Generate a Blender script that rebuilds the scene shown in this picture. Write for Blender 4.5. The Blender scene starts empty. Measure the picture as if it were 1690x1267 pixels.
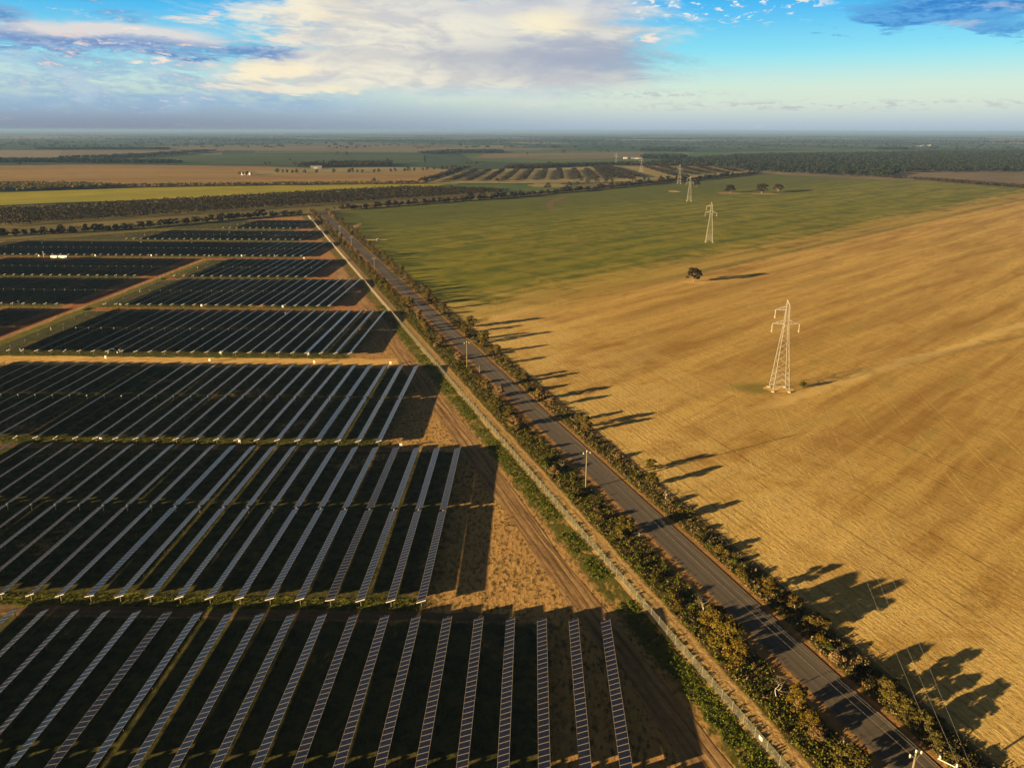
import bpy, math, random
import numpy as np
from mathutils import Matrix, Vector, Euler

random.seed(11)
RNG = np.random.default_rng(11)
SC = bpy.context.scene
COL = SC.collection
R = math.radians

# ------------------------------------------------------------------ camera
F_PX, CX, CY = 1300.0, 845.0, 633.5
PITCH, ROLL, CAM_H = 0.31101537, 0.00227447, 89.4347
cam_data = bpy.data.cameras.new('camera')
cam_data.sensor_width = 36.0
cam_data.lens = 36.0 * F_PX / 1690.0
cam_data.clip_start = 1.0
cam_data.clip_end = 200000.0
cam = bpy.data.objects.new('camera', cam_data)
COL.objects.link(cam)
_c, _s = math.cos(ROLL), math.sin(ROLL)
_fw = Vector((0, math.cos(PITCH), -math.sin(PITCH)))
_up = Vector((0, math.sin(PITCH), math.cos(PITCH)))
_rt = Vector((1, 0, 0))
_r2 = _rt * _c + _up * _s
_u2 = _up * _c - _rt * _s
_M = Matrix((_r2, _u2, -_fw)).transposed().to_4x4()
_M.translation = Vector((0, 0, CAM_H))
cam.matrix_world = _M
SC.camera = cam

SC.view_settings.view_transform = 'Standard'
SC.view_settings.look = 'None'
SC.view_settings.gamma = 1.0
EXPO = 1.95
SC.view_settings.exposure = EXPO
SC.cycles.use_denoising = True
SC.cycles.max_bounces = 6
SC.cycles.diffuse_bounces = 2
SC.cycles.glossy_bounces = 2
SC.cycles.transparent_max_bounces = 12
SC.cycles.volume_bounces = 0
SC.cycles.sample_clamp_indirect = 4.0


def at(x, y, h=0.0):
    """ground point (or point at height h) that the photograph shows at pixel x, y"""
    dx, dy = x - CX, y - CY
    u = (_c * dx + _s * dy) / F_PX
    v = (-_s * dx + _c * dy) / F_PX
    dY = math.cos(PITCH) - v * math.sin(PITCH)
    dZ = -math.sin(PITCH) - v * math.cos(PITCH)
    t = (CAM_H - h) / -dZ
    return u * t, dY * t


# ------------------------------------------------------------------ sun
SUN_EL, SHADOW_AZ = R(7.8), R(30.0)      # shadows fall towards +X, turned 30 degrees to +Y
sun_dir = Vector((-math.cos(SHADOW_AZ) * math.cos(SUN_EL), -math.sin(SHADOW_AZ) * math.cos(SUN_EL), math.sin(SUN_EL)))
sl = bpy.data.lights.new('sun', 'SUN')
sl.energy = 5.0
sl.angle = R(0.5)
sl.color = (1.0, 0.70, 0.34)
so = bpy.data.objects.new('sun', sl)
so.rotation_euler = (-sun_dir).to_track_quat('-Z', 'Y').to_euler()
so.location = (-300, -200, 300)
COL.objects.link(so)


# ------------------------------------------------------------------ node helper
class NT:
    def __init__(self, tree):
        self.t = tree

    def node(self, kind, **kw):
        n = self.t.nodes.new(kind)
        for k, v in kw.items():
            setattr(n, k, v)
        return n

    def put(self, sock, val):
        if isinstance(val, X):
            self.t.links.new(val.s, sock)
        elif hasattr(val, 'links') or isinstance(val, bpy.types.NodeSocket):
            self.t.links.new(val, sock)
        else:
            if sock.type == 'RGBA' and len(val) == 3:
                val = (*val, 1.0)
            sock.default_value = val

    def math(self, op, a, b=None, c=None, clamp=False):
        n = self.node('ShaderNodeMath', operation=op, use_clamp=clamp)
        self.put(n.inputs[0], a)
        if b is not None:
            self.put(n.inputs[1], b)
        if c is not None:
            self.put(n.inputs[2], c)
        return X(self, n.outputs[0])

    def smooth(self, x, e0, e1):
        n = self.node('ShaderNodeMapRange', interpolation_type='SMOOTHSTEP')
        if e0 > e1:
            lo, hi, a, b = e1, e0, 1.0, 0.0
        else:
            lo, hi, a, b = e0, e1, 0.0, 1.0
        self.put(n.inputs[0], x)
        n.inputs[1].default_value = lo
        n.inputs[2].default_value = hi
        n.inputs[3].default_value = a
        n.inputs[4].default_value = b
        return X(self, n.outputs[0])

    def noise(self, vec, scale, detail=4.0, rough=0.55, dist=0.0):
        n = self.node('ShaderNodeTexNoise')
        if vec is not None:
            self.put(n.inputs['Vector'], vec)
        n.inputs['Scale'].default_value = scale
        n.inputs['Detail'].default_value = detail
        n.inputs['Roughness'].default_value = rough
        n.inputs['Distortion'].default_value = dist
        return X(self, n.outputs[0])

    def xyz(self, vec):
        n = self.node('ShaderNodeSeparateXYZ')
        self.put(n.inputs[0], vec)
        return [X(self, o) for o in n.outputs]

    def vec(self, x, y, z=0.0):
        n = self.node('ShaderNodeCombineXYZ')
        for i, v in enumerate((x, y, z)):
            self.put(n.inputs[i], v)
        return X(self, n.outputs[0])

    def mix(self, f, a, b, blend='MIX'):
        n = self.node('ShaderNodeMix', data_type='RGBA', blend_type=blend)
        n.clamp_factor = True
        self.put(n.inputs[0], f)
        self.put(n.inputs[6], a)
        self.put(n.inputs[7], b)
        return X(self, n.outputs[2])

    def coord(self, which='Object'):
        n = self.node('ShaderNodeTexCoord')
        return X(self, n.outputs[which])

    def pos(self):
        n = self.node('ShaderNodeNewGeometry')
        return X(self, n.outputs['Position'])


class X:
    def __init__(self, nt, s):
        self.nt, self.s = nt, s

    def __add__(self, o): return self.nt.math('ADD', self, o)
    __radd__ = __add__
    def __sub__(self, o): return self.nt.math('SUBTRACT', self, o)
    def __rsub__(self, o): return self.nt.math('SUBTRACT', o, self)
    def __mul__(self, o): return self.nt.math('MULTIPLY', self, o)
    __rmul__ = __mul__
    def __truediv__(self, o): return self.nt.math('DIVIDE', self, o)


# ------------------------------------------------------------------ sky
W = bpy.data.worlds.new('World')
SC.world = W
W.use_nodes = True
W.node_tree.nodes.clear()
w = NT(W.node_tree)
skytex = w.node('ShaderNodeTexSky', sky_type='NISHITA')
skytex.sun_disc = False
skytex.sun_elevation = SUN_EL
skytex.sun_rotation = math.atan2(sun_dir.x, sun_dir.y)
skytex.altitude = 300
skytex.air_density = 1.0
skytex.dust_density = 0.6
skytex.ozone_density = 2.0
dx, dy, dz = w.xyz(w.coord('Generated'))
az = w.math('ARCTAN2', dx, dy)
hz = w.math('SQRT', dx * dx + dy * dy)
el = w.math('ARCTAN2', dz, hz)


def px_az(x): return math.atan((x - CX) / 1365.0)
def px_el(x, y): return math.atan((222.0 - y) / 1365.0 * math.cos(px_az(x)))


SKY_K = 1.0 / 0.1 / (2 ** EXPO)           # colour that shows as itself at this exposure and a strength of 0.1
def srgb(r, g, b):
    f = lambda c: (c / 12.92 if c <= 0.04045 else ((c + 0.055) / 1.055) ** 2.4)
    return tuple(f(v / 255.0) for v in (r, g, b))
def skc(r, g, b): return tuple(v * SKY_K for v in srgb(r, g, b))


def blob(x, y, wx, wy, vec_az=None, vec_el=None):
    a = ((vec_az if vec_az is not None else az) - px_az(x)) * (1365.0 / wx)
    e = ((vec_el if vec_el is not None else el) - px_el(x, y)) * (1365.0 / wy)
    return w.math('POWER', 2.718, (a * a + e * e) * -1.0)


elw = w.math('MAXIMUM', el, 0.0)
# clouds lie flat, so they draw out sideways towards the horizon
n_big = w.noise(w.vec(az * 9.0, el * 42.0, 0.0), 0.55, 6.0, 0.62, 0.6)
n_mid = w.noise(w.vec(az * 20.0 + el * 30.0, el * 95.0, 3.7), 0.8, 8.0, 0.66, 0.5)
n_fine = w.noise(w.vec(az * 60.0 + el * 40.0, el * 210.0, 9.1), 1.0, 6.0, 0.68, 0.3)
n_soft = w.noise(w.vec(az * 14.0, el * 34.0, 6.4), 0.9, 3.0, 0.5, 0.8)
wob = (n_big - 0.5) * 0.055
wob2 = (n_mid - 0.5) * 0.05
az2 = az + wob * 2.2 + wob2 * 1.6
el2 = el + wob * 0.5 + wob2 * 0.6
# unseen sky overhead and to the sides, dimmed and browned to cut fill light
front = w.smooth(w.math('ABSOLUTE', az), 1.1, 0.75)
base = w.mix(w.smooth(el, 0.12, 0.40), skytex.outputs[0], w.mix(1.0, skytex.outputs[0], (0.17, 0.105, 0.06), 'MULTIPLY'))
base = w.mix(1.0 - front, base, w.mix(1.0, base, (0.58, 0.48, 0.40), 'MULTIPLY'))
right = w.smooth(az2, -0.05, 0.22)
cyan = w.mix(w.smooth(elw, 0.07, 0.15), skc(132, 222, 240), skc(22, 172, 240))
grad = w.mix(w.smooth(elw, 0.040, 0.092), skc(206, 228, 214), cyan)
lowr = w.smooth(az, -0.42, 0.20)
low_c = w.mix(lowr, skc(152, 182, 206), skc(206, 220, 210))
grad = w.mix(w.smooth(elw, 0.020, 0.055), low_c, grad)
grad = w.mix(w.smooth(elw, 0.000, 0.034), w.mix(lowr, skc(124, 140, 168), skc(164, 186, 208)), grad)
base = w.mix(w.smooth(el, 0.30, 0.155) * front * 0.94, base, grad)
# veil of blue grey cloud at the left
lv = w.smooth(az2, -0.10, -0.26) * w.smooth(el2, 0.125, 0.075) * w.smooth(el, 0.012, 0.035)
base = w.mix(lv * w.smooth(n_mid * 0.6 + n_fine * 0.4, 0.36, 0.58) * 0.75, base, skc(136, 174, 214))
base = w.mix(lv * w.smooth(n_soft * 0.7 + n_fine * 0.3, 0.46, 0.62) * 0.45, base, skc(196, 214, 226))
# white drifts at the left
m = blob(150, 72, 150, 16, az2, el2) + blob(250, 88, 120, 12, az2, el2) + blob(90, 75, 60, 10, az2, el2) * 0.5 + blob(340, 40, 80, 22, az2, el2) * 0.6
base = w.mix(w.smooth(m + (n_mid - 0.5) * 1.6, 0.3, 1.0) * 0.85, base, skc(232, 222, 216))
# the big cream cloud in the middle
m = blob(660, 55, 235, 80, az2, el2) * 1.4 + blob(900, 75, 190, 80, az2, el2) * 1.2 + blob(500, 135, 150, 24, az2, el2) * 0.9 + blob(800, 150, 300, 38, az2, el2) * 0.7
m = m * w.smooth(el, 0.012, 0.045) - blob(785, 8, 60, 26, az2, el2) * 1.1 - blob(690, 95, 120, 8, az2, el2) * 0.25 + (n_mid - 0.5) * 1.7 + (n_fine - 0.5) * 0.5 + (n_soft - 0.5) * 0.8
cream = w.mix(w.smooth(n_soft * 0.5 + n_mid * 0.35 + n_fine * 0.15, 0.42, 0.58), skc(212, 208, 204), skc(246, 238, 216))
cream = w.mix(blob(960, 112, 190, 34, az2, el2) * 0.95, cream, skc(160, 168, 192))
cream = w.mix(blob(740, 108, 260, 13, az2, el2) * 0.55, cream, skc(176, 176, 190))
cream = w.mix(blob(930, 25, 190, 26, az2, el2) * 0.45, cream, skc(186, 200, 222))
cream = w.mix(blob(1110, 122, 80, 24, az2, el2) * 0.9, cream, skc(106, 158, 196))
cream = w.mix(blob(620, 20, 60, 12, az2, el2) * 0.4 + blob(820, 40, 120, 14, az2, el2) * 0.55, cream, skc(196, 196, 206))
cream = w.mix(blob(760, 168, 330, 14, az2, el2) * 0.6, cream, skc(170, 204, 218))
base = w.mix(w.smooth(m, 0.25, 1.05) * 0.94, base, cream)
glow = blob(450, 133, 80, 13, az2, el2) * 1.1 + blob(560, 160, 80, 9, az2, el2) * 0.8 + blob(560, 40, 130, 36, az2, el2) * 0.6 + blob(905, 58, 80, 28, az2, el2) * 0.9
base = w.mix(w.smooth(glow + (n_mid - 0.5) * 1.0, 0.25, 1.0) * 0.9, base, skc(252, 240, 206))
# dark blue stratus: top left, left, upper right
dkl = (blob(110, 4, 190, 17, az2, el2) * 1.2 + blob(10, 48, 60, 15, az2, el2) * 1.1 + blob(225, 46, 40, 8, az2, el2) * 0.8 + blob(240, 60, 30, 6, az2, el2) * 0.6 + blob(250, 92, 150, 12, az2, el2) * 1.0
       + blob(400, 110, 110, 8, az2, el2) * 1.0 + blob(30, 82, 110, 14, az2, el2) * 0.8 + blob(440, 101, 50, 5, az2, el2) * 0.9)
dkl = dkl + (n_mid - 0.5) * 2.0 + (n_fine - 0.5) * 1.1
base = w.mix(w.smooth(dkl, 0.35, 1.08) * 0.85, base, w.mix(w.smooth(n_fine, 0.42, 0.58), skc(92, 138, 196), skc(138, 170, 210)))
dkr = blob(1540, 42, 150, 20, az2, el2) * 1.2 + blob(1620, 10, 150, 20, az2, el2) * 1.0 + blob(1430, 58, 60, 8, az2, el2) * 0.9 + blob(1660, 62, 90, 8, az2, el2) * 0.8 + blob(1690, 76, 60, 5, az2, el2) * 0.7
dkr = dkr + (n_mid - 0.5) * 2.2 + (n_fine - 0.5) * 1.2
base = w.mix(w.smooth(dkr, 0.40, 1.15) * 0.85, base, w.mix(w.smooth(n_fine * 0.5 + n_mid * 0.5, 0.42, 0.58), skc(44, 116, 198), skc(96, 164, 222)))
lit = blob(1540, 62, 60, 5, az2, el2) + blob(1610, 34, 90, 5, az2, el2) * 0.8
base = w.mix(w.smooth(lit + (n_fine - 0.5) * 1.2, 0.4, 1.0) * 0.7, base, skc(176, 186, 214))
# thin broken streaks and puffs
st1 = w.smooth(n_mid * 0.5 + n_fine * 0.5, 0.54, 0.62) * (blob(200, 80, 330, 60) + blob(120, 150, 300, 40) * 0.6)
base = w.mix(st1 * 0.8, base, skc(236, 214, 204))
vor = w.noise(w.vec(az * 95.0, el * 260.0, 2.2), 0.75, 4.0, 0.55, 0.6)
puff = w.smooth(vor + (n_fine - 0.5) * 0.3, 0.55, 0.66) * w.smooth(blob(1215, 32, 120, 26) + blob(1085, 25, 50, 28) * 0.9, 0.1, 0.7)
base = w.mix(puff * 0.9, base, skc(246, 238, 232))
p2 = blob(1055, 84, 28, 6, az2, el2) + blob(655, 96, 38, 3, az2, el2) * 0.8 + blob(375, 48, 26, 5, az2, el2) * 0.7 + blob(275, 115, 24, 3, az2, el2) + blob(220, 74, 15, 3, az2, el2)
base = w.mix(w.smooth(p2, 0.3, 0.9), base, skc(244, 228, 216))
st2 = w.smooth(n_fine + (n_mid - 0.5) * 0.6, 0.48, 0.62) * blob(1380, 182, 380, 7) + w.smooth(n_fine, 0.46, 0.6) * blob(1060, 166, 110, 5)
base = w.mix(st2 * 0.7, base, skc(182, 182, 192))
bg = w.node('ShaderNodeBackground')
bg.inputs['Strength'].default_value = 0.1
w.put(bg.inputs['Color'], base)
wo = w.node('ShaderNodeOutputWorld')
W.node_tree.links.new(bg.outputs[0], wo.inputs[0])


# ------------------------------------------------------------------ materials
def new_mat(name):
    m = bpy.data.materials.new(name)
    m.use_nodes = True
    m.node_tree.nodes.clear()
    n = NT(m.node_tree)
    out = n.node('ShaderNodeOutputMaterial')
    return m, n, out


def finish(n, out, color, rough=0.9, spec=0.2, bump=None, metal=0.0, bump_d=0.1, bump_s=0.5, coat=0.0):
    p = n.node('ShaderNodeBsdfPrincipled')
    n.put(p.inputs['Base Color'], color)
    n.put(p.inputs['Roughness'], rough)
    p.inputs['Specular IOR Level'].default_value = spec
    p.inputs['Metallic'].default_value = metal
    p.inputs['Coat Weight'].default_value = coat
    if bump is not None:
        b = n.node('ShaderNodeBump')
        b.inputs['Strength'].default_value = bump_s
        b.inputs['Distance'].default_value = bump_d
        n.put(b.inputs['Height'], bump)
        n.t.links.new(b.outputs[0], p.inputs['Normal'])
    n.t.links.new(p.outputs[0], out.inputs[0])
    return p


def simple_mat(name, col, rough=0.8, spec=0.3, metal=0.0, var=0.15, scale=2.0):
    m, n, o = new_mat(name)
    k = n.noise(n.coord('Object'), scale, 4.0)
    c = n.mix(k, tuple(v * (1 - var) for v in col), tuple(min(1, v * (1 + var)) for v in col))
    finish(n, o, c, rough, spec, metal=metal)
    return m


ROW_A = 0.02585514                       # azimuth of the tracker rows
ca, sa = math.cos(ROW_A), math.sin(ROW_A)
def st_xy(s, t): return s * ca + t * sa, -s * sa + t * ca
def xy_st(x, y): return x * ca - y * sa, x * sa + y * ca
ROAD = Vector((-0.3193, 0.9476))         # road direction
NORM = Vector((0.9476, 0.3193))
Q_FENCE, Q_L, Q_R = 67.5, 82.5, 89.9     # offsets across the road: farm fence, road edges
def rq(r, q): return ROAD.x * r + NORM.x * q, ROAD.y * r + NORM.y * q
def xy_rq(x, y): return x * ROAD.x + y * ROAD.y, x * NORM.x + y * NORM.y

# blocks of tracker rows: (name, s of the row next to the road, near t, far t, pitch, left limit)
BLOCKS = [
    ('nearest block', 15.4, 50.0, 128.6, 5.97, -120),
    ('second block', -20.2, 133.6, 212.0, 6.0, -165),
    ('third block', -44.2, 216.6, 296.0, 6.1, -229),
    ('fourth block', -74.4, 313.0, 394.0, 6.0, -230.5),
    ('fifth block', -106.0, 405.3, 483.4, 6.0, -230.5),
    ('sixth block', -142.4, 491.2, 563.5, 6.0, -230.5),
    ('seventh block', -169.6, 577.0, 654.5, 6.0, -440),
    ('eighth block', -196.0, 667.0, 733.0, 6.2, -452),
    ('ninth block', -222.0, 748.0, 822.0, 6.4, -400),
    ('fourth block west of the red track', -252.0, 313.0, 394.0, 6.0, -300),
    ('fifth block west of the red track', -252.0, 405.3, 483.4, 6.0, -345),
    ('sixth block west of the red track', -252.0, 491.2, 563.5, 6.0, -392),
]


def ground_nodes(n):
    x, y, z = n.xyz(n.pos())
    s = x * ca - y * sa
    t = x * sa + y * ca
    r = x * ROAD.x + y * ROAD.y
    q = x * NORM.x + y * NORM.y
    return x, y, s, t, r, q


# --- soil and grass of the solar farm
def mat_farm():
    m, n, o = new_mat('farm_soil')
    x, y, s, t, r, q = ground_nodes(n)
    P = n.vec(x, y, 0.0)
    n1 = n.noise(P, 0.035, 5.0, 0.6)
    n2 = n.noise(P, 0.35, 6.0, 0.65, 0.5)
    n3 = n.noise(n.vec(s * 1.0, t * 0.45, 1.0), 1.3, 5.0, 0.65)
    tan_ = n.mix(n2, (0.34, 0.19, 0.070), (0.68, 0.43, 0.165))
    tan_ = n.mix(n.smooth(n3, 0.48, 0.60) * 0.75, tan_, (0.15, 0.09, 0.035))
    red = n.mix(n2, (0.34, 0.15, 0.06), (0.46, 0.22, 0.09))
    tan_ = n.mix(n.smooth(t, 260, 420) * 0.75, tan_, red)
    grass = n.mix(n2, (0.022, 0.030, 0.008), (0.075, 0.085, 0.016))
    # grass covers the ground between the rows, bare where the plant traffic runs
    edge = q + (n1 - 0.5) * 20.0
    rows = None
    for (nm, s0, t0, t1, p, lim) in BLOCKS:
        gs = s0 - 13.0 if nm == 'nearest block' else s0 - 1.0
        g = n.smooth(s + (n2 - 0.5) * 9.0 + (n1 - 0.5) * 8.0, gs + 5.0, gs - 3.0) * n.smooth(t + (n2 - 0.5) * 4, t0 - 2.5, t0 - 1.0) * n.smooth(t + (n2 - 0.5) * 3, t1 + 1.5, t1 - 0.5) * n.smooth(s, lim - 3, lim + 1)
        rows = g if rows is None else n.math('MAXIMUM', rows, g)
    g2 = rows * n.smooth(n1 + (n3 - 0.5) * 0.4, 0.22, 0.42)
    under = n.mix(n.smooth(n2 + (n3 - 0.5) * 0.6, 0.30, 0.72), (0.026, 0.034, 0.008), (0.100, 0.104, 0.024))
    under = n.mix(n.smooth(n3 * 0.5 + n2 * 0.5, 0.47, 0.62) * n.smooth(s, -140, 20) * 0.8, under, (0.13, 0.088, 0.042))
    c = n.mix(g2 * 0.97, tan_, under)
    # patchy tufts on the bare ground
    tuft = n.smooth(n3 + (n1 - 0.5) * 0.35, 0.55, 0.66)
    c = n.mix(tuft * 0.6 * (1.0 - rows), c, grass)
    # green weeds towards the boundary fence
    wd = n.smooth(q + (n2 - 0.5) * 6.0 + (n1 - 0.5) * 4.0, 60.8, 63.0) * n.smooth(n2 + (n3 - 0.5) * 0.4, 0.34, 0.48)
    c = n.mix(wd * 0.9, c, n.mix(n3, (0.045, 0.065, 0.008), (0.12, 0.135, 0.016)))
    b = n2 * 0.6 + n3 * 0.4
    finish(n, o, c, 0.95, 0.1, bump=b, bump_d=0.35, bump_s=0.6)
    return m


def mat_dirt(name, c1, c2, along='s', track=2.4):
    m, n, o = new_mat(name)
    x, y, s, t, r, q = ground_nodes(n)
    a, b = (s, t) if along == 's' else ((t, s) if along == 't' else (r, q))
    n1 = n.noise(n.vec(a * 0.06, b * 0.9, 0.0), 1.0, 6.0, 0.6, 0.3)
    n2 = n.noise(n.vec(x, y, 2.0), 0.7, 6.0, 0.65)
    k = n.smooth(n1 * 0.65 + n2 * 0.35, 0.34, 0.66)
    c = n.mix(k, c1, c2)
    c = n.mix(n.smooth(n2, 0.62, 0.74) * 0.5, c, (0.09, 0.075, 0.025))
    finish(n, o, c, 0.95, 0.1, bump=n1 * 0.6 + n2 * 0.4, bump_d=0.25, bump_s=0.6)
    return m


def mat_grass_strip(name='grass_strip_soil'):
    m, n, o = new_mat(name)
    P = n.pos()
    n2 = n.noise(P, 0.55, 6.0, 0.7, 0.4)
    n3 = n.noise(P, 2.2, 5.0, 0.7)
    c = n.mix(n.smooth(n2, 0.3, 0.7), (0.05, 0.062, 0.009), (0.20, 0.19, 0.026))
    c = n.mix(n.smooth(n3, 0.55, 0.75) * 0.6, c, (0.30, 0.22, 0.06))
    finish(n, o, c, 0.95, 0.1, bump=n2 + n3, bump_d=0.5, bump_s=0.9)
    return m


def mat_verge():
    m, n, o = new_mat('verge_soil')
    x, y, s, t, r, q = ground_nodes(n)
    n1 = n.noise(n.vec(r * 0.12, q * 0.5, 0.0), 1.0, 5.0, 0.6)
    n2 = n.noise(n.vec(x, y, 0.0), 0.8, 6.0, 0.68, 0.3)
    qq = q + (n1 - 0.5) * 2.2
    sand = n.mix(n2, (0.40, 0.25, 0.10), (0.68, 0.46, 0.19))
    scrub = n.mix(n.smooth(n2, 0.3, 0.7), (0.035, 0.038, 0.010), (0.16, 0.125, 0.03))
    gravel = n.mix(n2, (0.26, 0.135, 0.05), (0.50, 0.29, 0.11))
    red_far = n.mix(n.smooth(r, 250, 500), sand, n.mix(n2, (0.26, 0.16, 0.075), (0.40, 0.26, 0.12)))
    c = n.mix(n.smooth(qq, 71.4, 72.4), red_far, scrub)
    strip = n.smooth(qq, 67.4, 67.9) * n.smooth(qq, 69.3, 68.8)
    c = n.mix(strip * 0.9, c, n.mix(n2, (0.09, 0.10, 0.012), (0.24, 0.21, 0.03)))
    rut = n.smooth(n.math('ABSOLUTE', qq - 70.6), 0.30, 0.10)
    c = n.mix(rut * 0.4, c, (0.15, 0.09, 0.04))
    c = n.mix(n.smooth(qq, 79.4, 80.6), c, gravel)
    rs = n.mix(n.smooth(q + (n1 - 0.5) * 2.0, 91.0, 91.8), gravel, scrub)
    rs = n.mix(n.smooth(q + (n2 - 0.5) * 2.0, 97.0, 98.4), rs, (0.24, 0.155, 0.07))
    c = n.mix(n.smooth(q, 84, 86), c, rs)
    finish(n, o, c, 0.95, 0.1, bump=n2, bump_d=0.4, bump_s=0.7)
    return m


def mat_road():
    m, n, o = new_mat('asphalt')
    x, y, s, t, r, q = ground_nodes(n)
    n1 = n.noise(n.vec(r * 0.03, q * 1.1, 0.0), 1.0, 5.0, 0.6)
    n2 = n.noise(n.vec(x, y, 0.0), 1.8, 6.0, 0.7)
    n3 = n.noise(n.vec(x, y, 0.0), 0.09, 4.0, 0.6)
    c = n.mix(n1 * 0.6 + n2 * 0.4, (0.095, 0.078, 0.062), (0.165, 0.135, 0.105))
    c = n.mix(n.smooth(n3, 0.5, 0.7) * 0.4, c, (0.135, 0.112, 0.09))
    mid = (Q_L + Q_R) / 2
    for off in (-2.6, -1.0, 1.0, 2.6):
        wt = n.smooth(n.math('ABSOLUTE', q - (mid + off) + (n1 - 0.5) * 0.5), 0.5, 0.1)
        c = n.mix(wt * 0.35, c, (0.052, 0.050, 0.052))
    ed = n.smooth(n.math('ABSOLUTE', q - mid) + (n2 - 0.5) * 1.4, 3.1, 3.8)
    c = n.mix(ed * 0.8, c, (0.24, 0.15, 0.075))
    finish(n, o, c, 0.8, 0.3, bump=n2, bump_d=0.04, bump_s=0.3)
    return m


FIELD_DIR = Vector((0.700, 0.714))       # drilling direction of the paddocks
FIELD_NRM = Vector((0.714, -0.700))
_bx, _by = at(815, 520)
FIELD_W0 = _bx * FIELD_NRM.x + _by * FIELD_NRM.y


def mat_paddock():
    m, n, o = new_mat('paddock_stubble')
    x, y, s, t, r, q = ground_nodes(n)
    u = x * FIELD_DIR.x + y * FIELD_DIR.y
    v = x * FIELD_NRM.x + y * FIELD_NRM.y - FIELD_W0
    P = n.vec(x, y, 0.0)
    n0 = n.noise(P, 0.006, 4.0, 0.6, 0.4)
    n1 = n.noise(n.vec(u * 0.006, v * 0.075, 0.0), 1.0, 5.0, 0.6, 0.5)
    n1b = n.noise(n.vec(u * 0.02, v * 0.16, 5.0), 1.0, 5.0, 0.62, 0.8)
    n2 = n.noise(P, 0.045, 6.0, 0.65, 0.8)
    n3 = n.noise(n.vec(r * 0.25, q * 1.6, 0.0), 1.0, 4.0, 0.7)
    n4 = n.noise(P, 1.1, 5.0, 0.75)
    n5 = n.noise(n.vec(r * 0.015, q * 0.45, 3.0), 1.0, 4.0, 0.6, 0.3)
    k = n.smooth(n1 * 0.42 + n1b * 0.30 + n2 * 0.20 + n4 * 0.08, 0.37, 0.63)
    tan_ = n.mix(k, (0.35, 0.20, 0.045), (0.74, 0.51, 0.155))
    # olive regrowth in drifts
    tan_ = n.mix(n.smooth(n1b * 0.5 + n2 * 0.5, 0.49, 0.62) * 0.5, tan_, (0.24, 0.185, 0.035))
    # pale worn ground towards the road
    near = n.smooth(q + (n0 - 0.5) * 60, 190, 108)
    tan_ = n.mix(near * 0.55 * n.smooth(n2, 0.30, 0.6), tan_, (0.80, 0.59, 0.24))
    tan_ = n.mix(n.smooth(n3, 0.50, 0.66) * 0.45, tan_, (0.22, 0.135, 0.045))
    tan_ = n.mix(n.smooth(n5, 0.60, 0.66) * 0.25 * n.smooth(r, 320, 180), tan_, (0.16, 0.10, 0.035))
    tan_ = n.mix(n.smooth(n4, 0.47, 0.66) * 0.5, tan_, (0.19, 0.115, 0.03))
    n6 = n.noise(P, 3.2, 3.0, 0.7)
    tan_ = n.mix(n.smooth(n6, 0.54, 0.70) * 0.45, tan_, (0.82, 0.60, 0.22))
    # wheel lines of the seeder
    tl = (x - 0.1737 * y) * 0.985
    fr = n.math('ABSOLUTE', n.math('FRACT', tl / 13.0 + 50.0 + (n2 - 0.5) * 0.03) - 0.5)
    fr2 = n.math('ABSOLUTE', fr - 0.075)
    tram = n.smooth(fr2, 0.022, 0.006) * n.smooth(n2 + (n5 - 0.5) * 0.6, 0.42, 0.60) * n.smooth(y, 330, 220)
    tan_ = n.mix(tram * 0.45, tan_, (0.80, 0.58, 0.20))
    grn = n.mix(n.smooth(n1 * 0.5 + n2 * 0.5, 0.36, 0.64), (0.095, 0.115, 0.007), (0.245, 0.235, 0.014))
    grn = n.mix(n.smooth(n1b * 0.6 + n2 * 0.4, 0.53, 0.66) * 0.7, grn, (0.30, 0.205, 0.05))
    grn = n.mix(n.smooth(n4, 0.5, 0.8) * 0.3, grn, (0.04, 0.04, 0.01))
    grn = n.mix(n.smooth(v, -230, -420) * 0.8, grn, n.mix(n2, (0.060, 0.086, 0.009), (0.120, 0.138, 0.014)))
    g = n.smooth(v + (n2 - 0.5) * 90 + (n1 - 0.5) * 60, 20, -62)
    g = n.math('MAXIMUM', g, n.smooth(v + (n2 - 0.5) * 24, 6, -4) * 0.38)
    strip = n.smooth(n.math('ABSOLUTE', v - 4 + (n2 - 0.5) * 6), 7, 2) * n.smooth(u, 330, 480)
    c = n.mix(g, tan_, grn)
    c = n.mix(strip * 0.6, c, (0.15, 0.14, 0.02))
    # drill lines
    drill = n.math('SINE', q * 3.3 + (n2 - 0.5) * 9.0) * 0.5 + 0.5
    c = n.mix(n.smooth(drill, 0.55, 0.95) * 0.34 * n.smooth(n5 + (n3 - 0.5) * 0.3, 0.40, 0.60) * n.smooth(r, 420, 250), c, (0.16, 0.095, 0.025))
    # green feed round the foot of the big pylon and the trodden line that runs past it
    px, py = 96.9, 272.1
    dx_, dy_ = x - (px - 7), y - (py + 2)
    d = n.math('SQRT', dx_ * dx_ * 0.35 + dy_ * dy_)
    c = n.mix(n.smooth(d + (n2 - 0.5) * 9, 9, 3) * 0.7, c, (0.15, 0.14, 0.026))
    p1, p2 = Vector(at(1310, 655)), Vector(at(1600, 565))
    dl = (p2 - p1).normalized()
    nl = Vector((dl.y, -dl.x))
    off = x * nl.x + y * nl.y - (p1.x * nl.x + p1.y * nl.y)
    pth = n.smooth(n.math('ABSOLUTE', off + (n2 - 0.5) * 14), 4.5, 1.0) * n.smooth(x, 70, 100)
    c = n.mix(pth * 0.42, c, (0.86, 0.64, 0.27))
    finish(n, o, c, 0.95, 0.1, bump=n3 * 0.5 + n4 * 0.5, bump_d=0.30, bump_s=0.75)
    return m


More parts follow.
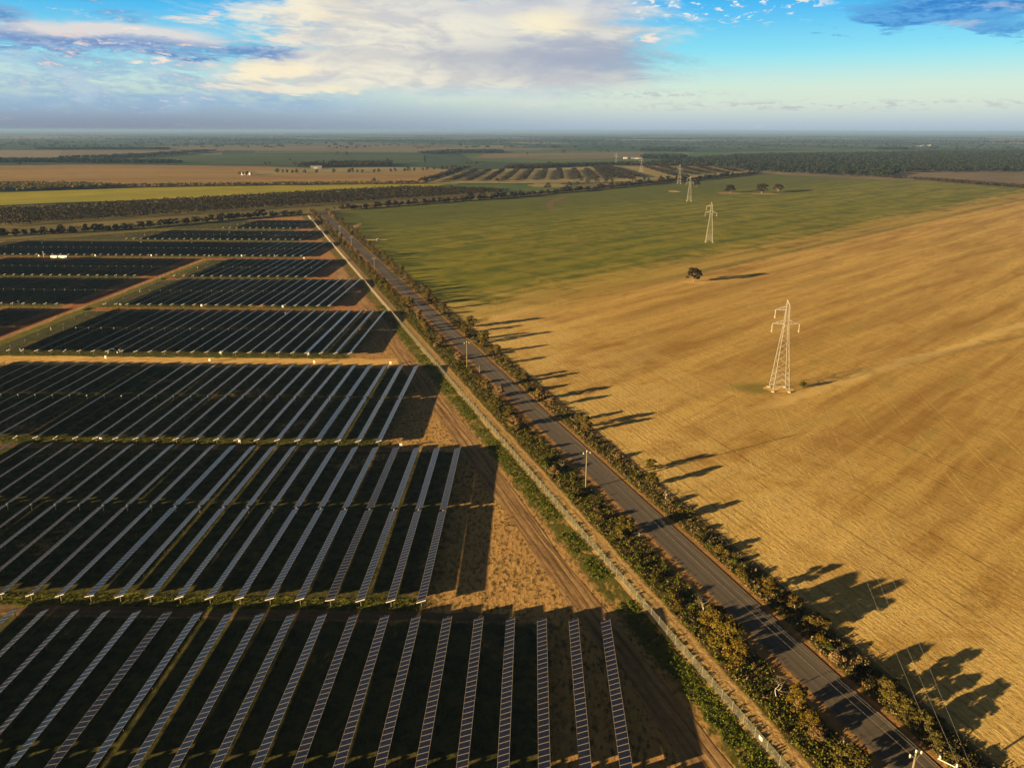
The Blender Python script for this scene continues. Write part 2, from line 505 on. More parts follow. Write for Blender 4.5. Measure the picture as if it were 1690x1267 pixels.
def mat_field(name, c1, c2, scale=0.01, stretch=6.0, dirv=FIELD_DIR, spots=None):
    m, n, o = new_mat(name)
    x, y, s, t, r, q = ground_nodes(n)
    u = x * dirv.x + y * dirv.y
    v = x * dirv.y - y * dirv.x
    n1 = n.noise(n.vec(u * (scale / stretch), v * scale, 0.0), 1.0, 5.0, 0.6, 0.6)
    n2 = n.noise(n.vec(x, y, 0.0), scale * 2.5, 6.0, 0.65, 0.5)
    n4 = n.noise(n.vec(x, y, 0.0), 0.25, 5.0, 0.75)
    c = n.mix(n.smooth(n1 * 0.5 + n2 * 0.3 + n4 * 0.2, 0.36, 0.64), c1, c2)
    if spots:
        c = n.mix(n.smooth(n2, 0.56, 0.66) * 0.7, c, spots)
    finish(n, o, c, 0.95, 0.1, bump=n4, bump_d=0.3, bump_s=0.5)
    return m


def mat_plain():
    m, n, o = new_mat('far_plain')
    x, y, s, t, r, q = ground_nodes(n)
    P = n.vec(x, y, 0.0)
    n1 = n.noise(n.vec(x * 0.00025, y * 0.0005, 0.0), 1.0, 5.0, 0.6, 0.3)
    vo = n.node('ShaderNodeTexVoronoi')
    vo.inputs['Scale'].default_value = 1.0
    n.put(vo.inputs['Vector'], n.vec(x * 0.0009 + y * 0.0003, y * 0.00055 - x * 0.0002, 0.0))
    cell = n.xyz(X(n, vo.outputs['Color']))[0]
    n2 = n.noise(P, 0.012, 6.0, 0.7, 0.4)
    c = n.mix(n.smooth(cell, 0.25, 0.8), (0.026, 0.060, 0.018), (0.12, 0.105, 0.065))  # the dark land tones have cloud shade painted into them
    c = n.mix(n.smooth(cell, 0.78, 0.92) * 0.85, c, (0.25, 0.20, 0.14))
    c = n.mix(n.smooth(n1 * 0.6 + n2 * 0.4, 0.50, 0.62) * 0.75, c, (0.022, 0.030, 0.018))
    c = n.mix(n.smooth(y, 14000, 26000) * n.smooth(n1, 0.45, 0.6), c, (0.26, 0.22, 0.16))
    finish(n, o, c, 0.95, 0.1)
    return m


def mat_leaf(name, c1, c2, c3, trans=0.25):
    m, n, o = new_mat(name)
    g = n.node('ShaderNodeNewGeometry')
    rnd = X(n, g.outputs['Random Per Island'])
    oi = n.node('ShaderNodeObjectInfo')
    orr = X(n, oi.outputs['Random'])
    cl = n.noise(n.coord('Object'), 0.9, 2.0)
    c = n.mix(n.smooth(rnd * 0.6 + cl * 0.6, 0.3, 0.85), c1, c2)
    c = n.mix(n.smooth(orr, 0.45, 1.0) * 0.7, c, c3)
    d = n.node('ShaderNodeBsdfDiffuse')
    n.put(d.inputs[0], c)
    tr = n.node('ShaderNodeBsdfTranslucent')
    n.put(tr.inputs[0], c)
    mx = n.node('ShaderNodeMixShader')
    mx.inputs[0].default_value = trans
    n.t.links.new(d.outputs[0], mx.inputs[1])
    n.t.links.new(tr.outputs[0], mx.inputs[2])
    n.t.links.new(mx.outputs[0], o.inputs[0])
    return m


MODULE = 1.245
def mat_panel():
    m, n, o = new_mat('solar_glass')
    x, y, z = n.xyz(n.coord('Object'))
    fr = n.math('FRACT', n.math('ABSOLUTE', y) / MODULE + 0.5 + 100.0)
    line = n.smooth(n.math('ABSOLUTE', fr - 0.5), 0.066, 0.044)
    ed = n.smooth(n.math('ABSOLUTE', x), 0.885, 0.905)
    k = n.math('MAXIMUM', line, ed)
    nz = n.noise(n.vec(x * 0.5, y * 0.8, 0.0), 1.0, 3.0)
    cell = n.mix(nz, (0.005, 0.007, 0.019), (0.009, 0.012, 0.028))
    c = n.mix(k, cell, (0.14, 0.122, 0.112))
    finish(n, o, c, n.math('MULTIPLY_ADD', k, 0.25, 0.25), 0.20)
    return m


M = {}
M['farm'] = mat_farm()
M['track_ochre'] = mat_dirt('track_ochre_dirt', (0.48, 0.28, 0.085), (0.85, 0.58, 0.21), 's')
M['track_brown'] = mat_dirt('track_brown_dirt', (0.12, 0.075, 0.04), (0.24, 0.155, 0.085), 's')
M['track_red'] = mat_dirt('track_red_dirt', (0.24, 0.085, 0.03), (0.40, 0.17, 0.06), 't')
M['rut'] = mat_dirt('wheel_rut_dirt', (0.17, 0.10, 0.045), (0.36, 0.22, 0.10), 'r')
M['track_fence'] = mat_dirt('track_sandy_dirt', (0.24, 0.14, 0.065), (0.50, 0.32, 0.15), 'r')
M['grass_strip'] = mat_grass_strip()
M['verge'] = mat_verge()
M['road'] = mat_road()
M['paddock'] = mat_paddock()
M['plain'] = mat_plain()
M['panel'] = mat_panel()
M['steel'] = simple_mat('galvanised_steel', (0.50, 0.48, 0.45), 0.5, 0.5, 0.0)
M['tower_steel'] = simple_mat('tower_steel', (0.25, 0.245, 0.23), 0.5, 0.5, 0.0, 0.1)
M['fence_steel'] = simple_mat('weathered_fence_steel', (0.20, 0.19, 0.17), 0.6, 0.3, 0.0, 0.1)
M['dull_tin'] = simple_mat('dull_shed_tin', (0.12, 0.13, 0.15), 0.6, 0.3, 0.0, 0.1)
M['white'] = simple_mat('white_paint', (0.60, 0.60, 0.58), 0.45, 0.5, 0.0, 0.05)
M['grey_paint'] = simple_mat('grey_paint', (0.34, 0.34, 0.35), 0.5, 0.5, 0.0, 0.08)
M['concrete'] = simple_mat('concrete', (0.38, 0.35, 0.30), 0.9, 0.2)
M['wood'] = simple_mat('weathered_wood', (0.14, 0.125, 0.075), 0.9, 0.2, 0.0, 0.3, 5.0)
M['post_steel'] = simple_mat('dull_post_steel', (0.11, 0.10, 0.09), 0.6, 0.4, 0.0, 0.1)
M['wire'] = simple_mat('conductor_aluminium', (0.30, 0.285, 0.26), 0.4, 0.5, 0.0, 0.05)
M['ceramic'] = simple_mat('ceramic', (0.55, 0.50, 0.46), 0.3, 0.6, 0.0, 0.05)
M['bark'] = simple_mat('bark', (0.16, 0.11, 0.07), 0.9, 0.2, 0.0, 0.3, 3.0)
M['dead'] = simple_mat('bleached_dead_wood', (0.40, 0.35, 0.29), 0.9, 0.2, 0.0, 0.25, 3.0)
M['black'] = simple_mat('black_car_paint', (0.010, 0.010, 0.012), 0.5, 0.15, 0.0, 0.05)
M['glass'] = simple_mat('dark_window_glass', (0.015, 0.018, 0.022), 0.3, 0.2, 0.0, 0.05)
M['rubber'] = simple_mat('tyre_rubber', (0.02, 0.02, 0.02), 0.9, 0.2, 0.0, 0.1)
M['tin'] = simple_mat('corrugated_roof_tin', (0.30, 0.31, 0.32), 0.4, 0.5, 0.0, 0.1)
M['leaf_olive'] = mat_leaf('leaf_olive', (0.036, 0.036, 0.010), (0.145, 0.118, 0.022), (0.16, 0.098, 0.026))
M['leaf_green'] = mat_leaf('leaf_green', (0.034, 0.046, 0.009), (0.118, 0.130, 0.018), (0.09, 0.10, 0.016))
M['leaf_gold'] = mat_leaf('leaf_gold', (0.046, 0.040, 0.008), (0.155, 0.105, 0.014), (0.10, 0.088, 0.014))
M['leaf_brown'] = mat_leaf('leaf_brown', (0.085, 0.058, 0.026), (0.25, 0.165, 0.075), (0.28, 0.19, 0.10))
M['leaf_dark'] = mat_leaf('leaf_dark', (0.010, 0.010, 0.004), (0.040, 0.031, 0.010), (0.035, 0.028, 0.010))
M['leaf_far'] = mat_leaf('leaf_far', (0.012, 0.010, 0.004), (0.048, 0.035, 0.011), (0.040, 0.032, 0.010))
M['leaf_wood'] = mat_leaf('leaf_wood', (0.007, 0.012, 0.007), (0.020, 0.026, 0.013), (0.018, 0.022, 0.012), 0.1)  # far woods: leaf colour darkened to stand for cloud shade
M['leaf_weed'] = mat_leaf('leaf_weed', (0.042, 0.068, 0.007), (0.140, 0.165, 0.016), (0.13, 0.14, 0.016))


# ------------------------------------------------------------------ object helpers
def tag(o, label=None, cat=None, group=None, kind=None):
    if label: o['label'] = label
    if cat: o['category'] = cat
    if group: o['group'] = group
    if kind: o['kind'] = kind
    return o


def empty(name, loc, rz=0.0):
    o = bpy.data.objects.new(name, None)
    o.empty_display_size = 0.5
    o.location = loc
    o.rotation_euler = (0, 0, rz)
    COL.objects.link(o)
    return o


def mesh_np(name, verts, faces_n, idx, mats=None, smooth=False):
    """verts (n,3); faces_n: corners per face array; idx flat corner list"""
    me = bpy.data.meshes.new(name)
    verts = np.asarray(verts, np.float32)
    idx = np.asarray(idx, np.int32)
    faces_n = np.asarray(faces_n, np.int32)
    me.vertices.add(len(verts))
    me.vertices.foreach_set('co', verts.ravel())
    me.loops.add(len(idx))
    me.loops.foreach_set('vertex_index', idx)
    me.polygons.add(len(faces_n))
    st = np.concatenate([[0], np.cumsum(faces_n)[:-1]]).astype(np.int32)
    me.polygons.foreach_set('loop_start', st)
    if smooth:
        me.polygons.foreach_set('use_smooth', np.ones(len(faces_n), bool))
    me.update(calc_edges=True)
    me.validate()
    if mats is not None:
        for mm in (mats if isinstance(mats, (list, tuple)) else [mats]):
            me.materials.append(mm)
    return me


class MB:
    """collects boxes, bars and tubes into one mesh"""
    def __init__(self):
        self.v, self.f = [], []

    def add(self, vs, fs):
        b = len(self.v)
        self.v += [tuple(p) for p in vs]
        self.f += [tuple(i + b for i in f) for f in fs]

    def box(self, x0, x1, y0, y1, z0, z1):
        vs = [(x, y, z) for x in (x0, x1) for y in (y0, y1) for z in (z0, z1)]
        self.add(vs, [(0, 1, 3, 2), (4, 6, 7, 5), (0, 4, 5, 1), (2, 3, 7, 6), (0, 2, 6, 4), (1, 5, 7, 3)])

    def bar(self, a, b, w0, w1=None, n=4):
        w1 = w0 if w1 is None else w1
        self.tube([a, b], [w0 / 2 * 1.2, w1 / 2 * 1.2], n)

    def tube(self, pts, rad, n=6, cap=True):
        pts = [Vector(p) for p in pts]
        rings = []
        prev = None
        for i, p in enumerate(pts):
            d = (pts[min(i + 1, len(pts) - 1)] - pts[max(i - 1, 0)])
            if d.length < 1e-9:
                d = Vector((0, 0, 1))
            d.normalize()
            ref = Vector((0, 0, 1)) if abs(d.z) < 0.9 else Vector((1, 0, 0))
            e1 = d.cross(ref).normalized() if prev is None else (prev - d * prev.dot(d)).normalized()
            prev = e1
            e2 = d.cross(e1)
            rr = rad[i] if isinstance(rad, (list, tuple)) else rad
            rings.append([p + e1 * rr * math.cos(2 * math.pi * (k + .5) / n) + e2 * rr * math.sin(2 * math.pi * (k + .5) / n) for k in range(n)])
        b = len(self.v)
        for rg in rings:
            self.v += [tuple(p) for p in rg]
        for i in range(len(rings) - 1):
            for k in range(n):
                k2 = (k + 1) % n
                self.f.append((b + i * n + k, b + i * n + k2, b + (i + 1) * n + k2, b + (i + 1) * n + k))
        if cap:
            self.f.append(tuple(b + k for k in reversed(range(n))))
            e = b + (len(rings) - 1) * n
            self.f.append(tuple(e + k for k in range(n)))

    def lathe(self, prof, n=12, c=(0, 0, 0)):
        b = len(self.v)
        for (r, z) in prof:
            for k in range(n):
                a = 2 * math.pi * k / n
                self.v.append((c[0] + r * math.cos(a), c[1] + r * math.sin(a), c[2] + z))
        for i in range(len(prof) - 1):
            for k in range(n):
                k2 = (k + 1) % n
                self.f.append((b + i * n + k, b + i * n + k2, b + (i + 1) * n + k2, b + (i + 1) * n + k))
        self.f.append(tuple(b + k for k in reversed(range(n))))
        e = b + (len(prof) - 1) * n
        self.f.append(tuple(e + k for k in range(n)))

    def mesh(self, name, mat, smooth=False):
        me = bpy.data.meshes.new(name)
        me.from_pydata(self.v, [], self.f)
        me.materials.append(mat)
        if smooth:
            for p in me.polygons: p.use_smooth = True
        me.update()
        return me

    def build(self, name, mat, parent=None, smooth=False):
        return link(name, self.mesh(name, mat, smooth), parent)


def link(name, me, parent=None, loc=None, rot=None):
    o = bpy.data.objects.new(name, me)
    if parent is not None: o.parent = parent
    if loc is not None: o.location = loc
    if rot is not None: o.rotation_euler = rot
    COL.objects.link(o)
    return o


def sheet(name, pts, z, mat, cuts=0):
    """flat polygon of ground"""
    me = bpy.data.meshes.new(name)
    me.from_pydata([(p[0], p[1], z) for p in pts], [], [tuple(range(len(pts)))])
    me.materials.append(mat)
    me.update()
    if me.polygons[0].normal.z < 0:
        me.flip_normals()
    o = link(name, me)
    o['kind'] = 'structure'
    return o


ONES = ['', 'first', 'second', 'third', 'fourth', 'fifth', 'sixth', 'seventh', 'eighth', 'ninth', 'tenth', 'eleventh', 'twelfth',
        'thirteenth', 'fourteenth', 'fifteenth', 'sixteenth', 'seventeenth', 'eighteenth', 'nineteenth']
TENS = ['', '', 'twenty', 'thirty', 'forty', 'fifty', 'sixty', 'seventy', 'eighty', 'ninety']
TENTH = ['', '', 'twentieth', 'thirtieth', 'fortieth', 'fiftieth', 'sixtieth', 'seventieth', 'eightieth', 'ninetieth']


def ordinal(n):
    if n < 20: return ONES[n]
    if n < 100: return TENTH[n // 10] if n % 10 == 0 else TENS[n // 10] + '-' + ONES[n % 10]
    if n == 100: return 'hundredth'
    return 'hundred-and-' + ordinal(n - 100)


def pix(x, y, z):
    zc = y * math.cos(PITCH) - (z - CAM_H) * math.sin(PITCH)
    up = y * math.sin(PITCH) + (z - CAM_H) * math.cos(PITCH)
    return CX + F_PX * x / zc, CY - F_PX * up / zc


# ------------------------------------------------------------------ the ground
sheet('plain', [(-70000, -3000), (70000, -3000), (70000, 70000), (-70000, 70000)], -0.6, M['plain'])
farm_top = [at(*p) for p in [(0, 399), (120, 391), (250, 381), (330, 370), (420, 362), (500, 357.5)]]
farm_poly = [(-900, -300)] + [(-900, farm_top[0][1] - 120)] + farm_top + [rq(930, 79.0), rq(-300, 80.0)]
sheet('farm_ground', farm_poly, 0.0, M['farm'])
M['pale_grass'] = mat_field('pale_grass_ground', (0.10, 0.095, 0.025), (0.24, 0.19, 0.065), 0.03, 6.0)
belt_px = [(-150, 401), (0, 392), (211, 380), (420, 360), (495, 356), (567, 348), (681, 339), (840, 327), (925, 319), (1051, 307), (1158, 297), (1260, 287)]
belt = [at(*p) for p in belt_px]
gp_top = [at(*p) for p in [(-150, 376), (0, 370), (211, 361), (420, 346), (569, 335), (690, 326), (840, 315), (960, 304), (1158, 292), (1262, 285)]]
sheet('grass_verge', [(-900, farm_top[0][1] - 121)] + [(p[0], p[1] - 0.5) for p in farm_top] + [rq(945, 98)] + belt[5:] + gp_top[::-1], -0.10, M['pale_grass'])
pad = [rq(-300, 98.4), rq(925, 98.4)] + belt[5:] + [at(1340, 290), at(1480, 296), at(1690, 310), (1900, 1100), (1900, -300)]
sheet('paddock', pad, 0.0, M['paddock'])
sheet('verge', [rq(-300, 66.9), rq(930, 66.9), rq(930, 98.6), rq(-300, 98.6)], 0.05, M['verge'])
road_end = 945
sheet('road', [rq(-300, Q_L), rq(road_end, Q_L), rq(road_end, Q_R), rq(-300, Q_R)], 0.12, M['road'])

# tracks of the solar farm
def fence_s(t): # s of the fence at a given t
    r0 = t
    for _ in range(5):
        X_, Y_ = rq(r0, Q_FENCE)
        ss, tt = xy_st(X_, Y_)
        r0 += t - tt
    return ss


def wavy_strip(name, s0, s1, t0, t1, z, mat, amp=0.5, along='s', n=60):
    """strip of ground with ragged edges, in row coordinates"""
    lo, hi = [], []
    for i in range(n + 1):
        k = i / n
        if along == 's':
            s_ = s0 + (s1 - s0) * k
            lo.append(st_xy(s_, t0 + RNG.normal() * amp))
            hi.append(st_xy(s_, t1 + RNG.normal() * amp))
        else:
            t_ = t0 + (t1 - t0) * k
            lo.append(st_xy(s0 + RNG.normal() * amp, t_))
            hi.append(st_xy(s1 + RNG.normal() * amp, t_))
    vs = [(p[0], p[1], z) for p in lo + hi]
    m_ = n + 1
    fs = [(i, i + 1, m_ + i + 1, m_ + i) for i in range(n)]
    me = bpy.data.meshes.new(name)
    me.from_pydata(vs, [], fs)
    me.materials.append(mat)
    me.update()
    if me.polygons[0].normal.z < 0: me.flip_normals()
    o = link(name, me)
    o['kind'] = 'structure'
    return o


wavy_strip('access_track', -240, -4, 129.3, 132.2, 0.02, M['track_brown'], 0.25)
wavy_strip('access_track', -250, -38, 212.6, 215.0, 0.02, M['track_brown'], 0.25)
wavy_strip('access_track', -330, -52, 299.5, 309.5, 0.02, M['track_ochre'], 0.7)
wavy_strip('access_track', -234, -95, 396.5, 401.5, 0.02, M['track_red'], 0.5)
wavy_strip('access_track', -400, -250, 396.5, 401.5, 0.02, M['track_red'], 0.5)
wavy_strip('access_track', -234, -125, 485.0, 489.0, 0.02, M['track_red'], 0.5)
wavy_strip('access_track', -470, -150, 565.5, 572.5, 0.02, M['track_red'], 0.8)
wavy_strip('access_track', -470, -175, 657.5, 662, 0.02, M['track_brown'], 0.8)
wavy_strip('access_track', -246.5, -239.5, 180, 566, 0.03, M['track_red'], 0.5, 't')
wavy_strip('access_track', -239.5, -236.0, 180, 566, 0.035, M['track_fence'], 0.4, 't')
wavy_strip('grass_strip', -236.0, -230.5, 180, 564, 0.02, M['grass_strip'], 0.8, 't')
wavy_strip('grass_strip', -225, -22, 132.3, 136.3, 0.025, M['grass_strip'], 0.5)
wavy_strip('grass_strip', -225, -44, 215.1, 219.8, 0.025, M['grass_strip'], 0.5)
wavy_strip('grass_strip', -225, -78, 309.6, 313.5, 0.025, M['grass_strip'], 0.6)
wavy_strip('grass_strip', -225, -108, 401.7, 406.0, 0.025, M['grass_strip'], 0.5)
wavy_strip('grass_strip', -390, -250, 401.7, 406.0, 0.025, M['grass_strip'], 0.5)
wavy_strip('grass_strip', -225, -146, 489.1, 492.5, 0.025, M['grass_strip'], 0.5)
wavy_strip('grass_strip', -420, -250, 487.1, 492.5, 0.025, M['grass_strip'], 0.5)
wavy_strip('grass_strip', -440, -172, 573, 578.5, 0.025, M['grass_strip'], 0.6)
wavy_strip('grass_strip', -450, -198, 662.5, 668, 0.025, M['grass_strip'], 0.6)
wavy_strip('grass_strip', -410, -224, 740, 748.5, 0.025, M['grass_strip'], 0.8)

# plant traffic between the rows and the fence: parallel to the fence
def rq_strip(name, q0, q1, r0, r1, z, mat, amp=0.3, n=60):
    lo, hi = [], []
    d0 = d1 = 0.0
    for i in range(n + 1):
        r_ = r0 + (r1 - r0) * i / n
        d0 = d0 * 0.8 + RNG.normal() * amp
        d1 = d1 * 0.8 + RNG.normal() * amp
        lo.append(rq(r_, q0 + d0))
        hi.append(rq(r_, q1 + d1))
    me = bpy.data.meshes.new(name)
    m_ = n + 1
    me.from_pydata([(p[0], p[1], z) for p in lo + hi], [], [(i, i + 1, m_ + i + 1, m_ + i) for i in range(n)])
    me.materials.append(mat)
    me.update()
    if me.polygons[0].normal.z < 0: me.flip_normals()
    o = link(name, me)
    o['kind'] = 'structure'
    return o


rq_strip('access_track', 54.5, 60.5, 20, 560, 0.03, M['track_fence'], 0.35)
for q_ in (55.4, 57.2, 58.9):
    rq_strip('wheel_rut', q_ - 0.20, q_ + 0.20, 30, 420, 0.05, M['rut'], 0.12, 120)

# fields of the distance, cloud shade put into the dark green and dull ones
def px_field(name, pts, z, mat):
    return sheet(name, [at(*p) for p in pts], z, mat)


M['f_yellow'] = mat_field('yellow_green_crop', (0.24, 0.23, 0.006), (0.40, 0.35, 0.012), 0.008, 5.0)
M['f_under'] = mat_field('plantation_floor', (0.12, 0.105, 0.035), (0.24, 0.20, 0.075), 0.02, 5.0)
M['f_tan'] = mat_field('tan_stubble', (0.21, 0.125, 0.036), (0.36, 0.235, 0.072), 0.006, 9.0, Vector((1, 0.1)), (0.14, 0.135, 0.018))
M['f_green'] = mat_field('green_crop', (0.050, 0.095, 0.016), (0.100, 0.140, 0.026), 0.006, 5.0)
M['f_pale'] = mat_field('pale_pasture', (0.20, 0.17, 0.065), (0.36, 0.29, 0.12), 0.02, 6.0)
M['f_dull'] = mat_field('dull_stubble', (0.12, 0.095, 0.060), (0.22, 0.17, 0.105), 0.004, 5.0)
M['f_dark'] = mat_field('dark_green_crop', (0.036, 0.070, 0.018), (0.075, 0.105, 0.030), 0.004, 5.0)  # green crop with the shade of clouds mixed into its colour
px_field('field', [(-160, 345), (0, 339), (107, 334), (211, 331), (316, 327), (420, 321), (560, 312), (700, 309), (760, 303), (600, 304.5), (420, 306.5), (250, 309.5), (110, 314), (0, 318), (-160, 322)], 0.0, M['f_yellow'])
px_field('field', [(-200, 312), (0, 310), (120, 310), (250, 309), (420, 306), (690, 303), (735, 290), (745, 283.5), (640, 278.5), (500, 277), (420, 274.5), (200, 272), (50, 273), (-200, 275)], 0.05, M['f_tan'])
px_field('field', [(430, 288), (600, 287), (760, 282), (700, 276.5), (560, 276), (500, 277.5), (420, 282)], 0.15, M['f_pale'])
px_field('field', [(-160, 384), (0, 372.5), (104, 368), (211, 362.5), (316, 355), (420, 347.5), (569, 336), (681, 328), (840, 317.5), (820, 315), (656, 309.2), (544, 313), (420, 322), (211, 333), (0, 341), (-160, 348)], 0.02, M['f_under'])
px_field('field', [(740, 304), (700, 310), (820, 319), (900, 315), (960, 307), (880, 303.5)], 0.0, M['f_green'])
px_field('field', [(700, 303.2), (742, 302.5), (880, 302.8), (1000, 301), (1140, 293.5), (1262, 284), (1180, 275.5), (1060, 272.5), (990, 273), (850, 278.5), (772, 281)], 0.08, M['f_pale'])
px_field('field', [(-200, 271.5), (50, 270.5), (420, 272), (560, 274), (700, 268), (700, 256), (420, 254), (200, 258), (-200, 264)], 0.1, M['f_dark'])
px_field('field', [(420, 253), (760, 253), (780, 266), (900, 270), (1080, 268), (1180, 262), (1100, 250), (800, 247), (420, 247)], 0.2, M['f_green'])
px_field('field', [(780, 262), (1000, 262), (1090, 256), (1060, 252), (800, 254)], 0.5, M['f_dull'])
px_field('field', [(150, 246), (720, 252), (960, 246), (700, 241), (300, 240)], 0.3, M['f_dull'])
px_field('field', [(1330, 293), (1480, 296.5), (1690, 311), (1900, 322), (1900, 284), (1690, 283), (1480, 285)], 0.05, M['f_dull'])
px_field('field', [(1080, 262), (1260, 256), (1500, 250), (1480, 246), (1150, 252)], 0.3, M['f_green'])

# wheel rut and bare earth in the paddock
def path_sheet(name, pts, width, z, mat):
    P_ = [Vector((*p, 0)) for p in pts]
    lo, hi = [], []
    for i, p in enumerate(P_):
        d = (P_[min(i + 1, len(P_) - 1)] - P_[max(i - 1, 0)]).normalized()
        nn = Vector((-d.y, d.x, 0))
        wd = width * (0.35 + 0.65 * math.sin(math.pi * (i + 0.5) / len(P_)))
        lo.append(p + nn * wd / 2)
        hi.append(p - nn * wd / 2)
    me = bpy.data.meshes.new(name)
    m_ = len(P_)
    me.from_pydata([(p.x, p.y, z) for p in lo + hi], [], [(i, i + 1, m_ + i + 1, m_ + i) for i in range(m_ - 1)])
    me.materials.append(mat)
    me.update()
    if me.polygons[0].normal.z < 0: me.flip_normals()
    o = link(name, me)
    o['kind'] = 'structure'
    return o


path_sheet('path', [at(*p) for p in [(914, 347), (908, 342), (907, 337), (913, 332), (922, 328.5), (931, 325), (934, 323)]], 9.0, 0.04, M['track_brown'])
def blot(name, px, py, wx, wy, z, mat, n=26):
    c = at(px, py)
    pts = []
    for k in range(n):
        a = 2 * math.pi * k / n
        rr = 1 + RNG.normal() * 0.10
        pts.append((c[0] + wx * math.cos(a) * rr, c[1] + wy * math.sin(a) * rr))
    return sheet(name, pts, z, mat)


blot('bare_earth', 905, 306, 34, 55, 0.15, M['f_pale'])
blot('bare_earth', 1112, 316, 9, 12, 0.04, M['track_ochre'])
blot('bare_earth', 1147, 466, 9, 5, 0.03, M['track_ochre'])
blot('bare_earth', 1204, 319, 17, 14, 0.04, M['track_fence'])
blot('bare_earth', 1262, 320, 22, 14, 0.04, M['track_fence'])
blot('bare_earth', 1286, 641.5, 5.5, 4.5, 0.03, M['track_ochre'])
blot('bare_earth', 618, 396, 12, 3.0, 0.03, M['track_ochre'])
blot('bare_earth', 588, 373, 2.5, 22, 0.03, M['track_fence'])
blot('bare_earth', 100, 427, 17, 11, 0.06, M['track_red'])


# ------------------------------------------------------------------ tracker rows
HALF = 39.2
AXIS_Z = 1.42
slab = MB()
slab.box(-0.945, 0.945, -(HALF - 0.55) / 2, (HALF - 0.55) / 2, 0.06, 0.10)
PANEL_ME = slab.mesh('panel_table', M['panel'])
tub = MB()
tub.tube([(0, -HALF - 0.35, AXIS_Z), (0, HALF + 0.35, AXIS_Z)], 0.075, 6)
TUBE_ME = tub.mesh('torque_tube', M['post_steel'])
pst = MB()
pst.box(-0.06, 0.06, -0.04, 0.04, 0.0, AXIS_Z - 0.07)
pst.box(-0.14, 0.14, -0.07, 0.07, AXIS_Z - 0.10, AXIS_Z - 0.05)
POST_ME = pst.mesh('post', M['post_steel'])
drv = MB()
drv.box(-0.15, 0.15, -0.16, 0.16, AXIS_Z - 0.30, AXIS_Z + 0.09)
drv.tube([(0.22, 0, AXIS_Z - 0.15), (0.36, 0, AXIS_Z - 0.15)], 0.07, 8)
drv.box(-0.07, 0.07, -0.06, 0.06, 0.0, AXIS_Z - 0.36)
DRIVE_ME = drv.mesh('drive_motor', M['steel'])
beam = MB()
beam.box(-0.99, 0.99, -0.05, 0.05, -0.02, 0.11)
BEAM_ME = beam.mesh('end_rail', M['steel'])


def tracker_row(s, tc, length, tilt, label, group, near):
    k = length / (2 * HALF)
    x, y = st_xy(s, tc)
    root = empty('solar_tracker_row', (x, y, 0), -ROW_A)
    tag(root, label, 'solar panel row', group)
    half = length / 2 - 0.55
    for sg in (-1, 1):
        p = link('panel_table', PANEL_ME, root, (0, sg * (0.5 + half / 2), AXIS_Z), (RNG.normal() * 0.0012, -tilt + RNG.normal() * 0.012, RNG.normal() * 0.001))
        p.scale = (1, k, 1)
    e = link('end_rail', BEAM_ME, root, (0, -(length / 2) - 0.02, AXIS_Z), (0, -tilt, 0))
    tb = link('torque_tube', TUBE_ME, root)
    tb.scale = (1, k, 1)
    link('drive_motor', DRIVE_ME, root)
    n = 4 if near else 2
    for sg in (-1, 1):
        for i in range(n):
            yy = sg * (length / 2 - 0.25) * (i + 1) / n
            link('post', POST_ME, root, (0, yy, 0))


n_rows = 0
for bi, (nm, s0, t0, t1, p, lim) in enumerate(BLOCKS):
    i = 0
    tc, ln = (t0 + t1) / 2, t1 - t0
    while True:
        s = s0 - 1.0 - i * p
        if s < lim: break
        # leave out rows wholly to the left of the picture
        seen = False
        for tt in (t0, (t0 + t1) / 2, t1):
            xx, yy = st_xy(s, tt)
            u_, v_ = pix(xx, yy, 1.4)
            if u_ > -25 and v_ < 1290: seen = True
        # the north-western corner of the farm is cut off by its boundary
        if nm == 'eighth block' and s < -300:
            bx, by = st_xy(s, t1)
            if by > np.interp(bx, [a[0] for a in farm_top], [a[1] for a in farm_top]) - 8: seen = False
        if nm == 'ninth block':
            bx, by = st_xy(s, t1)
            if by > np.interp(bx, [a[0] for a in farm_top], [a[1] for a in farm_top]) - 6: seen = False
        if not seen:
            i += 1
            continue
        tilt = R(20.3) + RNG.normal() * R(1.0)
        if (nm, i) in (('nearest block', 14), ('second block', 3), ('second block', 11), ('third block', 3), ('fourth block', 3)): tilt = R(12.5)
        if (nm, i) in (('third block', 16), ('third block', 18), ('fourth block', 20), ('fourth block', 23)): tilt = R(34)
        if 'west' in nm:
            lab = f"solar panel row, {nm.split(' west')[0]} west of the red track, {ordinal(i + 1)} from that track"
        else:
            lab = f'dark solar panel row in the {nm}, {ordinal(i + 1)} from its road end'
        tracker_row(s, tc, ln, tilt, lab, 'solar tracker rows', bi < 4)
        n_rows += 1
        i += 1
print('rows', n_rows)

# ------------------------------------------------------------------ white cabinets at the row ends
def cabinet_meshes():
    b = MB(); b.box(-0.55, 0.55, -0.32, 0.32, 0.75, 1.85)
    d = MB(); d.box(-0.48, 0.48, -0.345, -0.322, 0.82, 1.78); d.box(0.36, 0.40, -0.375, -0.345, 1.2, 1.4)
    rf = MB(); rf.add([(-0.62, -0.42, 1.853), (0.62, -0.42, 1.853), (0.62, 0.42, 1.853), (-0.62, 0.42, 1.853), (-0.62, -0.42, 1.90), (0.62, -0.42, 1.90), (0.62, 0.42, 1.97), (-0.62, 0.42, 1.97)],
                      [(3, 2, 1, 0), (4, 5, 6, 7), (0, 1, 5, 4), (1, 2, 6, 5), (2, 3, 7, 6), (3, 0, 4, 7)])
    lg = MB(); lg.box(-0.06, 0.06, -0.06, 0.06, 0, 0.748)
    return b.mesh('cabinet_box', M['white']), d.mesh('door', M['white']), rf.mesh('cabinet_roof', M['white']), lg.mesh('leg', M['steel'])


